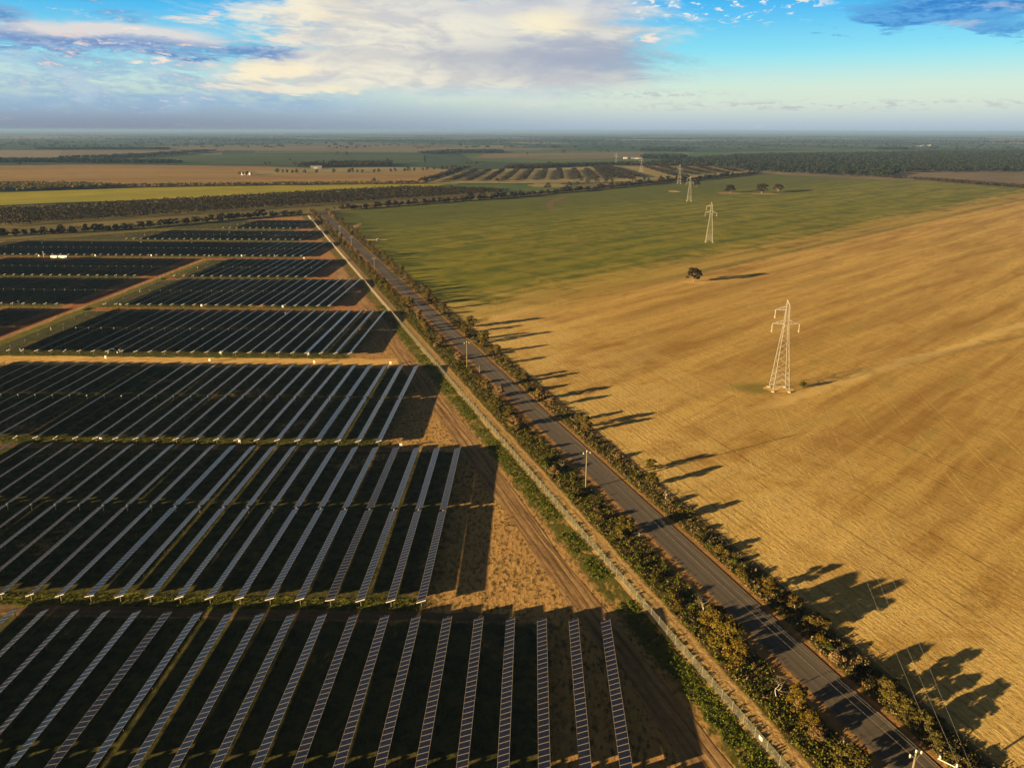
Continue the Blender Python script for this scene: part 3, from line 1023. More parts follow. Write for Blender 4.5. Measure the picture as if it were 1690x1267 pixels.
CAB = cabinet_meshes()
cab_px = [(34, 578.5, 'on the ochre track beside the far left panel rows'), (364.7, 585, 'on the ochre track, between the black ute and the fence'), (509, 587, 'on the ochre track, at the sunlit rows nearest the fence'),
          (175, 592.5, 'below the black ute, south of the ochre track'), (346.5, 597.5, 'south of the ochre track, left of the middle rows'), (519, 600.5, 'south of the ochre track, nearest the fence'),
          (644.7, 602, 'at the third block corner, close to the fence'),
          (167, 726, 'on the brown track between second and third block, left one'), (395.5, 731.5, 'on the brown track between second and third block, middle one'), (662, 739, 'on the brown track between second and third block, right one'),
          (199, 504, 'between fourth and fifth block, nearest the red track'), (333, 507, 'between fourth and fifth block, middle one'), (467, 508.5, 'between fourth and fifth block, nearest the fence'), (471, 520, 'at a row end just inside the fourth block'),
          (31, 501, 'west of the red track, south of the fifth block'),
          (64.6, 424, 'just left of the white containers'), (157.5, 423.5, 'on the red cross track, first right of the containers'), (250, 423.5, 'on the red cross track, second right of the containers'),
          (345, 423.5, 'on the red cross track, third right of the containers'), (399, 424, 'on the red cross track, fourth right of the containers'), (453, 424, 'on the red cross track, nearest the fence'),
          (502, 428, 'at the sixth block corner, under the red cross track'),
          (69.6, 403, 'south of the eighth block, leftmost of five'), (151.5, 403, 'south of the eighth block, second of five'), (233, 402, 'south of the eighth block, middle of five'), (316.6, 402, 'south of the eighth block, fourth of five'), (410, 402, 'south of the eighth block, rightmost of five'),
          (305, 386, 'south of the ninth block, left one'), (378.6, 386, 'south of the ninth block, middle one'), (431.7, 386, 'south of the ninth block, right one')]
for (px_, py_, txt) in cab_px:
    x, y = at(px_, py_)
    root = empty('electrical_cabinet', (x, y, 0), -ROW_A + math.pi * 0)
    tag(root, 'white electrical cabinet ' + txt, 'cabinet', 'white cabinets at the row ends')
    bx = link('cabinet_box', CAB[0], root)
    link('door', CAB[1], root)
    link('cabinet_roof', CAB[2], root)
    link('leg', CAB[3], root, (-0.42, 0, 0))
    link('leg', CAB[3], root, (0.42, 0, 0))
    k = 0.72 if y < 400 else 0.80
    root.scale = (k, k, k)

# inverter station: two white containers
for j, (px_, txt) in enumerate([(91, 'left of the two white containers on the red track'), (105.5, 'right of the two white containers on the red track')]):
    x, y = at(px_, 428.5)
    root = empty('white_container', (x, y, 0), -ROW_A)
    tag(root, txt, 'container', 'white inverter containers')
    L_ = 2.4 if j == 0 else 3.1
    b = MB(); b.box(-L_, L_, -1.2, 1.2, 0.25, 2.9)
    for k in range(int(L_ * 4)):
        xx = -L_ + 0.25 + k * 0.5
        b.box(xx - 0.06, xx + 0.06, -1.24, -1.202, 0.45, 2.7)
    b.build('container_body', M['white'], root)
    d = MB(); d.box(L_ + 0.002, L_ + 0.05, -1.0, 1.0, 0.4, 2.75); d.build('door', M['grey_paint'], root)
    r_ = MB(); r_.box(-L_ - 0.08, L_ + 0.08, -1.3, 1.3, 2.902, 3.02); r_.build('roof', M['white'], root)
    for (a_, b_) in ((-1, -1), (-1, 1), (1, -1), (1, 1)):
        f = MB(); f.box(a_ * (L_ - 0.3) - 0.2, a_ * (L_ - 0.3) + 0.2, b_ * 0.9 - 0.2, b_ * 0.9 + 0.2, 0, 0.248); f.build('footing', M['concrete'], root)
x, y = at(73, 428)
root = empty('mast', (x, y, 0)); tag(root, 'thin pale weather mast just left of the white containers', 'mast')
b = MB(); b.tube([(0, 0, 0), (0, 0, 5.5)], [0.12, 0.08], 8); b.build('pole', M['white'], root)
b = MB(); b.box(-0.35, 0.35, -0.05, 0.05, 5.3, 5.4); b.lathe([(0.05, 5.4), (0.16, 5.5), (0.16, 5.6), (0.03, 5.72)], 8); b.build('sensor', M['white'], root)

# ------------------------------------------------------------------ black ute
def ute():
    x, y = at(189, 582)
    root = empty('pickup_truck', (x, y, 0.02), R(-4))
    root.scale = (1.25, 1.25, 1.25)
    tag(root, 'black ute with a pale tray end parked on the ochre track', 'ute')
    b = MB()
    prof = [(-2.55, 0.55), (-2.6, 0.85), (-2.45, 1.02), (-1.35, 1.12), (-1.1, 1.12), (0.75, 1.12), (0.8, 0.98), (0.8, 0.42), (-2.5, 0.42)]
    n = len(prof)
    vs = [(p[0], sy * 0.92, p[1]) for sy in (-1, 1) for p in prof]
    b.add(vs, [tuple(range(n)), tuple(reversed(range(n, 2 * n)))] + [(i, n + i, n + (i + 1) % n, (i + 1) % n) for i in range(n)])
    body = b.build('body', M['black'], root)
    b = MB()
    prof = [(-1.35, 1.123), (-0.75, 1.68), (-0.6, 1.74), (0.45, 1.74), (0.62, 1.66), (0.72, 1.123)]
    n = len(prof)
    vs = [(p[0], sy * (0.90 if p[1] < 1.3 else 0.74), p[1]) for sy in (-1, 1) for p in prof]
    b.add(vs, [tuple(range(n)), tuple(reversed(range(n, 2 * n)))] + [(i, n + i, n + (i + 1) % n, (i + 1) % n) for i in range(n)])
    b.build('cabin', M['black'], root)
    for sy in (-1, 1):
        g = MB()
        y0, y1 = sy * 0.905, sy * 0.765
        g.add([(-1.1, y0, 1.2), (0.6, y0, 1.2), (0.5, y1, 1.64), (-0.65, y1, 1.64), (-1.1, y0 + sy * 0.02, 1.2), (0.6, y0 + sy * 0.02, 1.2), (0.5, y1 + sy * 0.02, 1.64), (-0.65, y1 + sy * 0.02, 1.64)],
              [(0, 1, 2, 3), (4, 7, 6, 5), (0, 4, 5, 1), (1, 5, 6, 2), (2, 6, 7, 3), (3, 7, 4, 0)])
        g.build('side_window', M['glass'], root)
        h = MB(); h.box(-2.64, -2.56, sy * 0.62 - 0.2, sy * 0.62 + 0.2, 0.72, 0.9); h.build('headlight', M['white'], root)
    tr = MB()
    tr.box(0.84, 2.6, -0.95, 0.95, 0.72, 0.80); tr.box(0.84, 2.6, -0.95, -0.91, 0.802, 1.15); tr.box(0.84, 2.6, 0.91, 0.95, 0.802, 1.15); tr.box(2.56, 2.6, -0.908, 0.908, 0.802, 1.15); tr.box(0.84, 0.90, -0.908, 0.908, 0.802, 1.7)
    tr.build('tray', M['black'], root)
    cn = MB(); cn.box(1.9, 2.5, -0.80, 0.80, 0.802, 1.25); cn.build('tray_box', M['grey_paint'], root)
    for (wx, wy) in ((-1.7, -0.82), (-1.7, 0.82), (1.55, -0.82), (1.55, 0.82)):
        t = MB(); t.tube([(wx, wy - 0.13, 0.37), (wx, wy + 0.13, 0.37)], 0.37, 16); tw = t.build('wheel', M['rubber'], root)
        t = MB(); t.tube([(wx, wy - 0.15, 0.37), (wx, wy + 0.15, 0.37)], 0.20, 10); t.build('rim', M['steel'], tw)
    ch = MB(); ch.box(0.802, 2.5, -0.4, 0.4, 0.42, 0.62); ch.build('chassis', M['rubber'], root)
ute()

# ------------------------------------------------------------------ chain link fence
def mat_chain():
    m, n, o = new_mat('chain_link')
    d = n.node('ShaderNodeBsdfPrincipled')
    d.inputs['Base Color'].default_value = (0.50, 0.47, 0.42, 1)
    d.inputs['Roughness'].default_value = 0.5
    tr = n.node('ShaderNodeBsdfTransparent')
    mx = n.node('ShaderNodeMixShader')
    mx.inputs[0].default_value = 0.075
    n.t.links.new(tr.outputs[0], mx.inputs[1])
    n.t.links.new(d.outputs[0], mx.inputs[2])
    n.t.links.new(mx.outputs[0], o.inputs[0])
    return m
M['chain'] = mat_chain()
R0, R1 = 70.0, 895.0
fr_ = empty('chain_link_fence', (*rq(R0, Q_FENCE), 0))
tag(fr_, 'long grey chain link fence between the solar farm and the road', 'fence')
ox, oy = rq(R0, Q_FENCE)
fp = MB()
fp.tube([(0, 0, 0), (0, 0, 1.95)], 0.034, 6)
fp.tube([(0, 0, 1.95), (NORM.x * 0.18, NORM.y * 0.18, 2.15)], 0.026, 5)
FP_ME = fp.mesh('fence_post', M['fence_steel'])
n_post = 0
rest = MB()
r = R0
while r < R1:
    x, y = rq(r, Q_FENCE)
    if n_post < 100:
        link('post', FP_ME, fr_, (x - ox, y - oy, 0))
    else:
        rest.tube([(x - ox, y - oy, 0), (x - ox, y - oy, 2.1)], 0.06, 4)
    n_post += 1
    r += 3.05
ro = rest.build('post_line', M['steel'], fr_)
ro['kind'] = 'stuff'
fm = MB()
nseg = 120
for i in range(nseg):
    a_ = ROAD * ((R1 - R0) * i / nseg)
    b_ = ROAD * ((R1 - R0) * (i + 1) / nseg)
    k = len(fm.v)
    if i == 0: fm.v += [(a_.x, a_.y, 0.05), (a_.x, a_.y, 1.9)]
    k = len(fm.v)
    fm.v += [(b_.x, b_.y, 0.05), (b_.x, b_.y, 1.9)]
    fm.f.append((k - 2, k, k + 1, k - 1))
fm.build('wire_mesh', M['chain'], fr_)
rl = MB()
e_ = ROAD * (R1 - R0)
rl.tube([(0, 0, 1.93), (e_.x, e_.y, 1.93)], 0.03, 5)
rl.build('top_rail', M['post_steel'], fr_)
# white notice on the fence (too small in the photo to show lettering)
sx, sy = at(1241, 1221, 1.25)
rr, qq = xy_rq(sx, sy)
sx, sy = rq(rr, Q_FENCE - 0.06)
b = MB(); b.box(-0.40, 0.40, -0.012, 0.012, 0.9, 1.5)
sg_ = b.build('notice_sign', M['white'])
sg_.location = (sx, sy, 0)
sg_.rotation_euler = (0, 0, math.atan2(ROAD.y, ROAD.x))
tag(sg_, 'small blank white notice hung on the chain link fence', 'sign')


# ------------------------------------------------------------------ transmission towers
T1 = at(1285.5, 643)
def height_at(xy, py):
    lo, hi = 0.0, 80.0
    for _ in range(50):
        mid = (lo + hi) / 2
        if pix(xy[0], xy[1], mid)[1] > py: lo = mid
        else: hi = mid
    return lo
Z_TOP, Z_UP, Z_LOW = height_at(T1, 493.5), height_at(T1, 510.0), height_at(T1, 533.0)
ARM = 4.8


def tower_meshes():
    base, w_low, w_up, w_top = 2.9, 0.75, 0.62, 0.45
    def hw(z):
        if z < Z_LOW: return base + (w_low - base) * z / Z_LOW
        if z < Z_UP: return w_low + (w_up - w_low) * (z - Z_LOW) / (Z_UP - Z_LOW)
        return w_up + (w_top - w_up) * (z - Z_UP) / (Z_TOP - Z_UP)
    b = MB()
    LEG, BR = 0.15, 0.08
    corners = [(-1, -1), (1, -1), (1, 1), (-1, 1)]
    zb = Z_UP + (Z_TOP - Z_UP) * 0.35
    for cx, cy in corners:
        b.bar((cx * base, cy * base, 0.25), (cx * w_low, cy * w_low, Z_LOW), LEG)
        b.bar((cx * w_low, cy * w_low, Z_LOW), (cx * hw(zb), cy * hw(zb), zb), LEG * 0.9)
    # earth wire peak leans over the left legs
    for cx, cy in corners:
        b.bar((cx * hw(zb), cy * hw(zb), zb), (-0.45, cy * 0.06, Z_TOP), 0.13)
    waist = Z_LOW * 0.27
    lv = [0.25, waist * 0.36, waist * 0.70, waist]
    z = waist
    while z < Z_LOW - 1.2:
        z += max(1.7, hw(z) * 1.35)
        lv.append(min(z, Z_LOW))
    if Z_LOW - lv[-1] > 0.05: lv[-1] = Z_LOW
    for z0, z1 in zip(lv[:-1], lv[1:]):
        for k in range(4):
            a0, a1 = corners[k], corners[(k + 1) % 4]
            h0, h1 = hw(z0), hw(z1)
            p00 = Vector((a0[0] * h0, a0[1] * h0, z0)); p10 = Vector((a1[0] * h0, a1[1] * h0, z0))
            p01 = Vector((a0[0] * h1, a0[1] * h1, z1)); p11 = Vector((a1[0] * h1, a1[1] * h1, z1))
            if z1 <= waist + 0.01:
                mid = (p01 + p11) / 2
                b.bar(p00, mid, BR); b.bar(p10, mid, BR); b.bar(p01, p11, BR)
                b.bar((p00 + p01) / 2, (p00 + mid) / 2, BR * 0.8); b.bar((p10 + p11) / 2, (p10 + mid) / 2, BR * 0.8)
            else:
                b.bar(p01, p10, BR)
    z = Z_LOW
    while z < zb - 0.3:
        z1 = min(z + 1.15, zb)
        for k in range(4):
            a0, a1 = corners[k], corners[(k + 1) % 4]
            b.bar((a0[0] * hw(z1), a0[1] * hw(z1), z1), (a1[0] * hw(z), a1[1] * hw(z), z), BR * 0.85)
        z = z1
    arms = []
    for (z, sg, ln) in ((Z_LOW, -1, ARM), (Z_LOW, 1, ARM - 0.2), (Z_UP, -1, ARM - 0.6)):
        m = MB()
        tip = (sg * ln, 0, z)
        for cy in (-1, 1):
            m.bar((sg * hw(z), cy * hw(z), z), tip, 0.13)
            m.bar((sg * hw(z + 1.3), cy * hw(z + 1.3), z + 1.3), tip, 0.09)
            for f_ in (0.33, 0.66):
                q0 = Vector((sg * hw(z), cy * hw(z), z)).lerp(Vector(tip), f_)
                q1 = Vector((sg * hw(z + 1.3), cy * hw(z + 1.3), z + 1.3)).lerp(Vector(tip), f_ - 0.15)
                m.bar(q0, q1, 0.08)
        m.bar((sg * hw(z), -hw(z), z), (sg * hw(z), hw(z), z), 0.14)
        arms.append((m.mesh('cross_arm', M['tower_steel']), tip))
    ins = MB()
    ins.tube([(0, 0, 0), (0, 0, -2.7)], 0.05, 6)
    for k in range(9):
        ins.lathe([(0.06, -0.4 - k * 0.25), (0.13, -0.47 - k * 0.25), (0.06, -0.54 - k * 0.25)], 8)
    ins.lathe([(0.08, -2.65), (0.2, -2.75), (0.2, -2.95), (0.08, -3.0)], 8)
    ft = MB()
    ft.box(-0.45, 0.45, -0.45, 0.45, -0.05, 0.32)
    return b.mesh('lattice_body', M['tower_steel']), arms, ins.mesh('insulator', M['ceramic']), ft.mesh('footing', M['concrete']), base


TW = tower_meshes()
tower_xy = [T1, at(1170, 399.5), at(1137, 332.5), at(1120.5, 303), at(1058, 284), at(1016.5, 273.5)]
T0 = (57.0, 81.0)
tlabels = ['largest white lattice pylon standing in the tan paddock', 'second nearest white lattice pylon, standing on the green paddock edge above the lone tree', 'small white pylon far out on the green paddock, third in the line',
           'small pylon beside the tree belt at the end of the green paddock', 'tiny faint pylon among the striped hedgerows, fifth in the line', 'farthest and faintest pylon, behind the striped hedgerows']
line_pts = [T0] + tower_xy
dirs = []
for i in range(1, len(line_pts)):
    a_ = Vector(line_pts[i - 1]); c_ = Vector(line_pts[min(i + 1, len(line_pts) - 1)])
    dirs.append((c_ - a_).normalized())
hang = {0: [], 1: [], 2: []}
peaks = []
hn = Vector((ROAD.x, ROAD.y)); 
for arm_i, (sx_, z_) in enumerate(((-2.0, 12.3), (2.0, 12.3), (0.0, 12.6))):
    hang[arm_i].append(Vector((T0[0] + sx_ * 0.72, T0[1] - sx_ * 0.70, z_)))
for i, (xy, lab) in enumerate(zip(tower_xy, tlabels)):
    d_ = dirs[i]
    ang = math.atan2(d_.y, d_.x) - math.pi / 2
    if i == 0: ang = R(-4)
    root = empty('transmission_tower', (xy[0], xy[1], 0), ang)
    tag(root, lab, 'pylon', 'pylons of the transmission line')
    link('lattice_body', TW[0], root)
    rot = Matrix.Rotation(ang, 3, 'Z')
    for k, (am, tip) in enumerate(TW[1]):
        link('cross_arm', am, root)
        link('insulator', TW[2], root, tip)
        hang[k].append(Vector((xy[0], xy[1], 0)) + rot @ Vector((tip[0], tip[1], tip[2] - 2.9)))
    peaks.append(Vector((xy[0], xy[1], 0)) + rot @ Vector((-0.45, 0, Z_TOP)))
    for cx_, cy_ in ((-1, -1), (1, -1), (1, 1), (-1, 1)):
        link('footing', TW[3], root, (cx_ * TW[4], cy_ * TW[4], 0))


def sagging(points, sag, rad, name, label, group, n=14):
    pts = []
    for a_, b_ in zip(points[:-1], points[1:]):
        L_ = (b_ - a_).length
        sg = sag * (L_ / 400.0) ** 2
        for k in range(n):
            f_ = k / n
            p = a_.lerp(b_, f_)
            p.z -= sg * 4 * f_ * (1 - f_)
            pts.append(p)
    pts.append(points[-1])
    b = MB()
    b.tube(pts, rad, 4, cap=False)
    o = b.build(name, M['wire'])
    tag(o, label, 'power line', group)
    return o


for k, nm in enumerate(('lower left conductor strung from pylon to pylon across the paddock', 'right hand conductor strung from pylon to pylon across the paddock', 'upper left conductor strung from pylon to pylon across the paddock')):
    sagging(hang[k], 9.0, 0.013, 'conductor', nm, 'conductors of the transmission line')

# ------------------------------------------------------------------ wooden poles of the roadside line
def pole_meshes(h):
    p = MB(); p.tube([(0, 0, 0), (0, 0, h * 0.5), (0, 0, h)], [0.19, 0.165, 0.13], 10)
    c = MB(); c.box(-1.05, 1.05, -0.07, 0.07, h - 0.62, h - 0.48); c.bar((-0.55, -0.08, h - 0.55), (0, -0.16, h - 1.15), 0.05); c.bar((0.55, -0.08, h - 0.55), (0, -0.16, h - 1.15), 0.05)
    i = MB(); i.lathe([(0.05, 0), (0.13, 0.08), (0.09, 0.14), (0.14, 0.22), (0.10, 0.30), (0.14, 0.38), (0.05, 0.46)], 10)
    return p.mesh('pole', M['wood']), c.mesh('cross_arm', M['wood']), i.mesh('insulator', M['ceramic'])


PH = 10.6
PM = pole_meshes(PH)
def pole_top_to_r(px_, py_):
    x, y = at(px_, py_, PH)
    return xy_rq(x, y)
Q_POLE = 78.4
pole_r = []
for (px_, py_) in ((1512, 1241), (974, 745), (780, 564), (627, 425), (583, 391), (556, 374)):
    r_, q_ = pole_top_to_r(px_, py_)
    pole_r.append((r_, q_))
print('poles', [(round(a, 1), round(b, 1)) for a, b in pole_r])
arm_pts = {-1: [], 0: [], 1: []}
pl = ['timber power pole at the near end of the road, cut by the photo edge', 'timber power pole beside the road in line with the second block', 'timber power pole beside the road level with the fourth block', 'timber power pole beside the road level with the sixth block', 'small distant power pole, second from the far end of the road', 'smallest power pole, by the road near the tree belt']
prev_r = pole_r[1][0] - (pole_r[2][0] - pole_r[1][0])
before = (pole_r[0][0] - 105, Q_POLE)
for sgn in (-1, 0, 1):
    x, y = rq(*before)
    arm_pts[sgn].append(Vector((x + NORM.x * sgn * 0.95, y + NORM.y * sgn * 0.95, PH + (0.3 if sgn == 0 else -0.05))))
all_poles = [before] + pole_r
for i, (r_, q_) in enumerate(all_poles):
    x, y = rq(r_, Q_POLE if i else q_)
    if i:
        ang = math.atan2(NORM.y, NORM.x)
        root = empty('power_pole', (x, y, 0), ang)
        tag(root, pl[i - 1], 'power pole', 'timber power poles beside the road')
        link('pole', PM[0], root)
        link('cross_arm', PM[1], root)
        for sgn in (-1, 1):
            link('insulator', PM[2], root, (sgn * 0.95, 0, PH - 0.48))
        link('insulator', PM[2], root, (0, 0, PH))
        for sgn in (-1, 0, 1):
            arm_pts[sgn].append(Vector((x + NORM.x * sgn * 0.95, y + NORM.y * sgn * 0.95, PH + (0.46 if sgn == 0 else 0.0))))
for sgn, nm in ((-1, 'thin wire on the farm side of the roadside power poles'), (0, 'thin wire along the tops of the roadside power poles'), (1, 'thin wire on the paddock side of the roadside power poles')):
    sagging(arm_pts[sgn], 14.0, 0.0065, 'overhead_wire', nm, 'wires of the roadside poles')
# short marker post on the verge
x, y = at(791.5, 617)
b = MB(); b.tube([(0, 0, 0), (0, 0, 3.4)], [0.13, 0.11], 8)
o = b.build('post', M['wood']); o.name = 'timber_post'; o.location = (x, y, 0)
tag(o, 'short bare timber post just below the third power pole', 'post')
# end pole of the transmission line in the near corner of the paddock
root = empty('power_pole', (T0[0], T0[1], 0), 0)
tag(root, 'pole with a wide insulated arm at the lower right corner of the photo', 'power pole')
b = MB(); b.tube([(0, 0, 0), (0, 0, 12.1)], [0.24, 0.16], 10); b.build('pole', M['wood'], root)
b = MB(); b.bar((-1.6, 1.56, 12.0), (1.6, -1.56, 12.0), 0.12); b.build('cross_arm', M['steel'], root)
for p in hang:
    v = hang[p][0] - Vector((T0[0], T0[1], 0))
    link('insulator', PM[2], root, (v.x, v.y, 12.05)).scale = (1.0, 1.0, 1.2)


# ------------------------------------------------------------------ foliage
def leaf_quads(c, nrm, size, rng, aspect=0.75):
    n = len(c)
    d = nrm + rng.normal(size=(n, 3)) * 0.75
    d /= np.linalg.norm(d, axis=1, keepdims=True) + 1e-9
    a = np.cross(d, rng.normal(size=(n, 3)))
    a /= np.linalg.norm(a, axis=1, keepdims=True) + 1e-9
    b = np.cross(d, a)
    s = (size * rng.uniform(0.6, 1.4, n))[:, None]
    a = a * s * 0.5
    b = b * s * 0.5 * aspect
    bend = d * s * 0.12
    v = np.stack([c - a - b * 0.6 - bend, c + b * 0.0 - b - 0 * a + bend * 0, c + a - b * 0.2 - bend, c + a * 0.4 + b, c - a * 0.6 + b * 0.9], 1)
    return v.reshape(-1, 3)


def crown_points(rng, lobes, n):
    """n points on and in a set of lobes (cx, cy, cz, r, squash)"""
    lobes = np.asarray(lobes, float)
    wgt = lobes[:, 3] ** 2
    pick = rng.choice(len(lobes), n, p=wgt / wgt.sum())
    d = rng.normal(size=(n, 3))
    d /= np.linalg.norm(d, axis=1, keepdims=True)
    d[:, 2] = np.where(d[:, 2] < -0.35, -d[:, 2], d[:, 2])
    rad = lobes[pick, 3] * rng.uniform(0.55, 1.08, n)
    c = lobes[pick, :3] + d * rad[:, None] * np.stack([np.ones(n), np.ones(n), lobes[pick, 4]], 1)
    return c, d


def foliage_mesh(name, lobes, n, size, mat, rng, extra=None):
    c, d = crown_points(rng, lobes, n)
    v = leaf_quads(c, d, size, rng)
    nq = len(c)
    return mesh_np(name, v, np.full(nq, 5), np.arange(nq * 5), mat)


def bush_mesh(w_, h_, n, size, mat, seed):
    rng = np.random.default_rng(seed)
    lobes = []
    for k in range(rng.integers(5, 9)):
        a = rng.uniform(0, 6.28)
        rr = rng.uniform(0.05, 0.34) * w_
        r = rng.uniform(0.16, 0.30) * w_
        zc = rng.uniform(0.25, 1.0) * max(0.1, h_ - r * 0.8)
        lobes.append((rr * math.cos(a), rr * math.sin(a), zc, r, 0.8))
    c, d = crown_points(rng, lobes, n)
    c[:, 2] = np.maximum(c[:, 2], 0.02)
    v = leaf_quads(c, d, size, rng)
    # stems that carry the lobes
    b = MB()
    for lb in lobes:
        b.tube([(lb[0] * 0.15, lb[1] * 0.15, 0), (lb[0] * 0.7, lb[1] * 0.7, lb[2] * 0.6), (lb[0], lb[1], lb[2])], [0.06, 0.04, 0.02], 4, cap=False)
    vs = np.concatenate([v, np.array(b.v)])
    nq = len(c)
    idx = np.concatenate([np.arange(nq * 5), np.array(b.f).ravel() + nq * 5])
    me = mesh_np('bush', vs, np.concatenate([np.full(nq, 5), np.full(len(b.f), 4)]), idx, [mat, M['bark']])
    mi = np.concatenate([np.zeros(nq, np.int32), np.ones(len(b.f), np.int32)])
    me.polygons.foreach_set('material_index', mi)
    return me


def tree_meshes(h, w_, n, size, mat, seed, low=0.25, nl=12, trunk=0.16):
    rng = np.random.default_rng(seed)
    lobes = []
    for k in range(nl):
        f_ = (k + 0.5) / nl
        z = h * (low + (0.92 - low) * f_ ** 0.8)
        span = w_ * 0.5 * (1.0 - 0.65 * max(0, (z / h - 0.62) / 0.38)) * (0.55 + 0.45 * min(1, (z / h - low + 0.12) / 0.25))
        a = k * 2.4 + rng.uniform(-0.5, 0.5)
        rr = span * rng.uniform(0.25, 0.80)
        r = w_ * rng.uniform(0.10, 0.22)
        lobes.append((rr * math.cos(a), rr * math.sin(a), min(z, h - r * 0.75), r, 0.78))
    crown = foliage_mesh('crown', lobes, n, size, mat, rng)
    b = MB()
    lean = rng.normal(size=2) * 0.03 * h
    fork = h * (low * 0.8 + 0.08)
    b.tube([(0, 0, -0.1), (lean[0] * 0.4, lean[1] * 0.4, fork * 0.5), (lean[0], lean[1], fork)], [trunk * 1.4, trunk, trunk * 0.8], 7)
    for lb in lobes:
        st_ = Vector((lean[0], lean[1], fork * rng.uniform(0.7, 1.0)))
        en = Vector(lb[:3])
        md = st_.lerp(en, 0.55) + Vector((rng.normal() * 0.05 * w_, rng.normal() * 0.05 * w_, 0.03 * h))
        b.tube([st_, md, en], [trunk * 0.55, trunk * 0.35, trunk * 0.12], 5, cap=False)
    return crown, b.mesh('trunk', M['bark'])


BUSH = {}
for mat, key in (('leaf_olive', 'olive'), ('leaf_green', 'green'), ('leaf_gold', 'golden'), ('leaf_brown', 'brown')):
    BUSH[key] = [bush_mesh(2.6, 1.7, 620, 0.25, M[mat], 100 + hash_ + len(key) * 7) for hash_ in range(4)]
TREE = {}
for mat, key in (('leaf_olive', 'olive'), ('leaf_gold', 'golden'), ('leaf_brown', 'brown'), ('leaf_dark', 'dark')):
    TREE[key] = [tree_meshes(5.0, 4.4, 3000, 0.27, M[mat], 300 + k + len(key) * 11, 0.05, 19, 0.12) for k in range(3)]


def put_tree(name, pair, x, y, scale, rz, label, cat, group):
    root = empty(name, (x, y, 0), rz)
    root.scale = scale if isinstance(scale, tuple) else (scale,) * 3
    tag(root, label, cat, group)
    link('crown', pair[0], root)
    link('trunk', pair[1], root)
    return root


def dead_tree_mesh(h, seed, spread=0.8):
    rng = random.Random(seed)
    b = MB()
    def grow(p, d, L_, rad, lev):
        pts, rr = [p], [rad]
        q = p.copy(); dd = d.copy()
        for k in range(4):
            dd = (dd + Vector((rng.gauss(0, .22), rng.gauss(0, .22), rng.gauss(0.02, .15)))).normalized()
            q = q + dd * (L_ / 4)
            pts.append(q.copy()); rr.append(rad * (1 - 0.17 * (k + 1)))
        b.tube(pts, rr, 5 if lev < 2 else 4, cap=False)
        if lev < 4:
            for k in range(rng.choice((2, 3, 3)) + (1 if lev == 0 else 0)):
                i = rng.choice((2, 3, 4, 4))
                nd = (dd + Vector((rng.gauss(0, spread), rng.gauss(0, spread), rng.gauss(0.1, spread * 0.5)))).normalized()
                grow(pts[i], nd, L_ * rng.uniform(0.65, 1.0), rr[i] * 0.72, lev + 1)
    grow(Vector((0, 0, -0.05)), Vector((rng.gauss(0, .2), rng.gauss(0, .2), 1)).normalized(), h * 0.40, 0.040 * h ** 0.7, 0)
    return b.mesh('dead_tree', M['dead'])


dead_px = [(1282, 1150, 5.0, 'biggest bleached dead tree, white limbs sprawling beside the golden tree'), (1247, 1085, 5.0, 'tall bare dead tree standing between the big golden trees'),
           (1160, 1012, 4.2, 'dead grey tree left of the tallest golden tree'), (1098, 823, 3.6, 'bleached dead tree on the paddock side of the road near the pole'),
           (1313, 1010, 3.8, 'pale dead treetop in the dark trees on the paddock side'), (925, 775, 3.2, 'grey dead bush on the verge left of the second power pole'),
           (1345, 1205, 3.0, 'fallen white branches low in the scrub below the golden tree'), (1395, 1235, 2.6, 'thin white dead branches on the verge at the bottom of the photo'), (808, 640, 3.2, 'bare brown dead tree on the verge below the third power pole'),
           (1054, 886, 2.6, 'small white dead branches on the verge just below the lone golden tree')]
for k, (px_, py_, h_, lab) in enumerate(dead_px):
    x, y = at(px_, py_)
    o = link('dead_tree', dead_tree_mesh(h_, 50 + k, 0.95), None, (x, y, 0), (0, 0, k * 1.3))
    tag(o, lab, 'dead tree', 'dead trees beside the road')

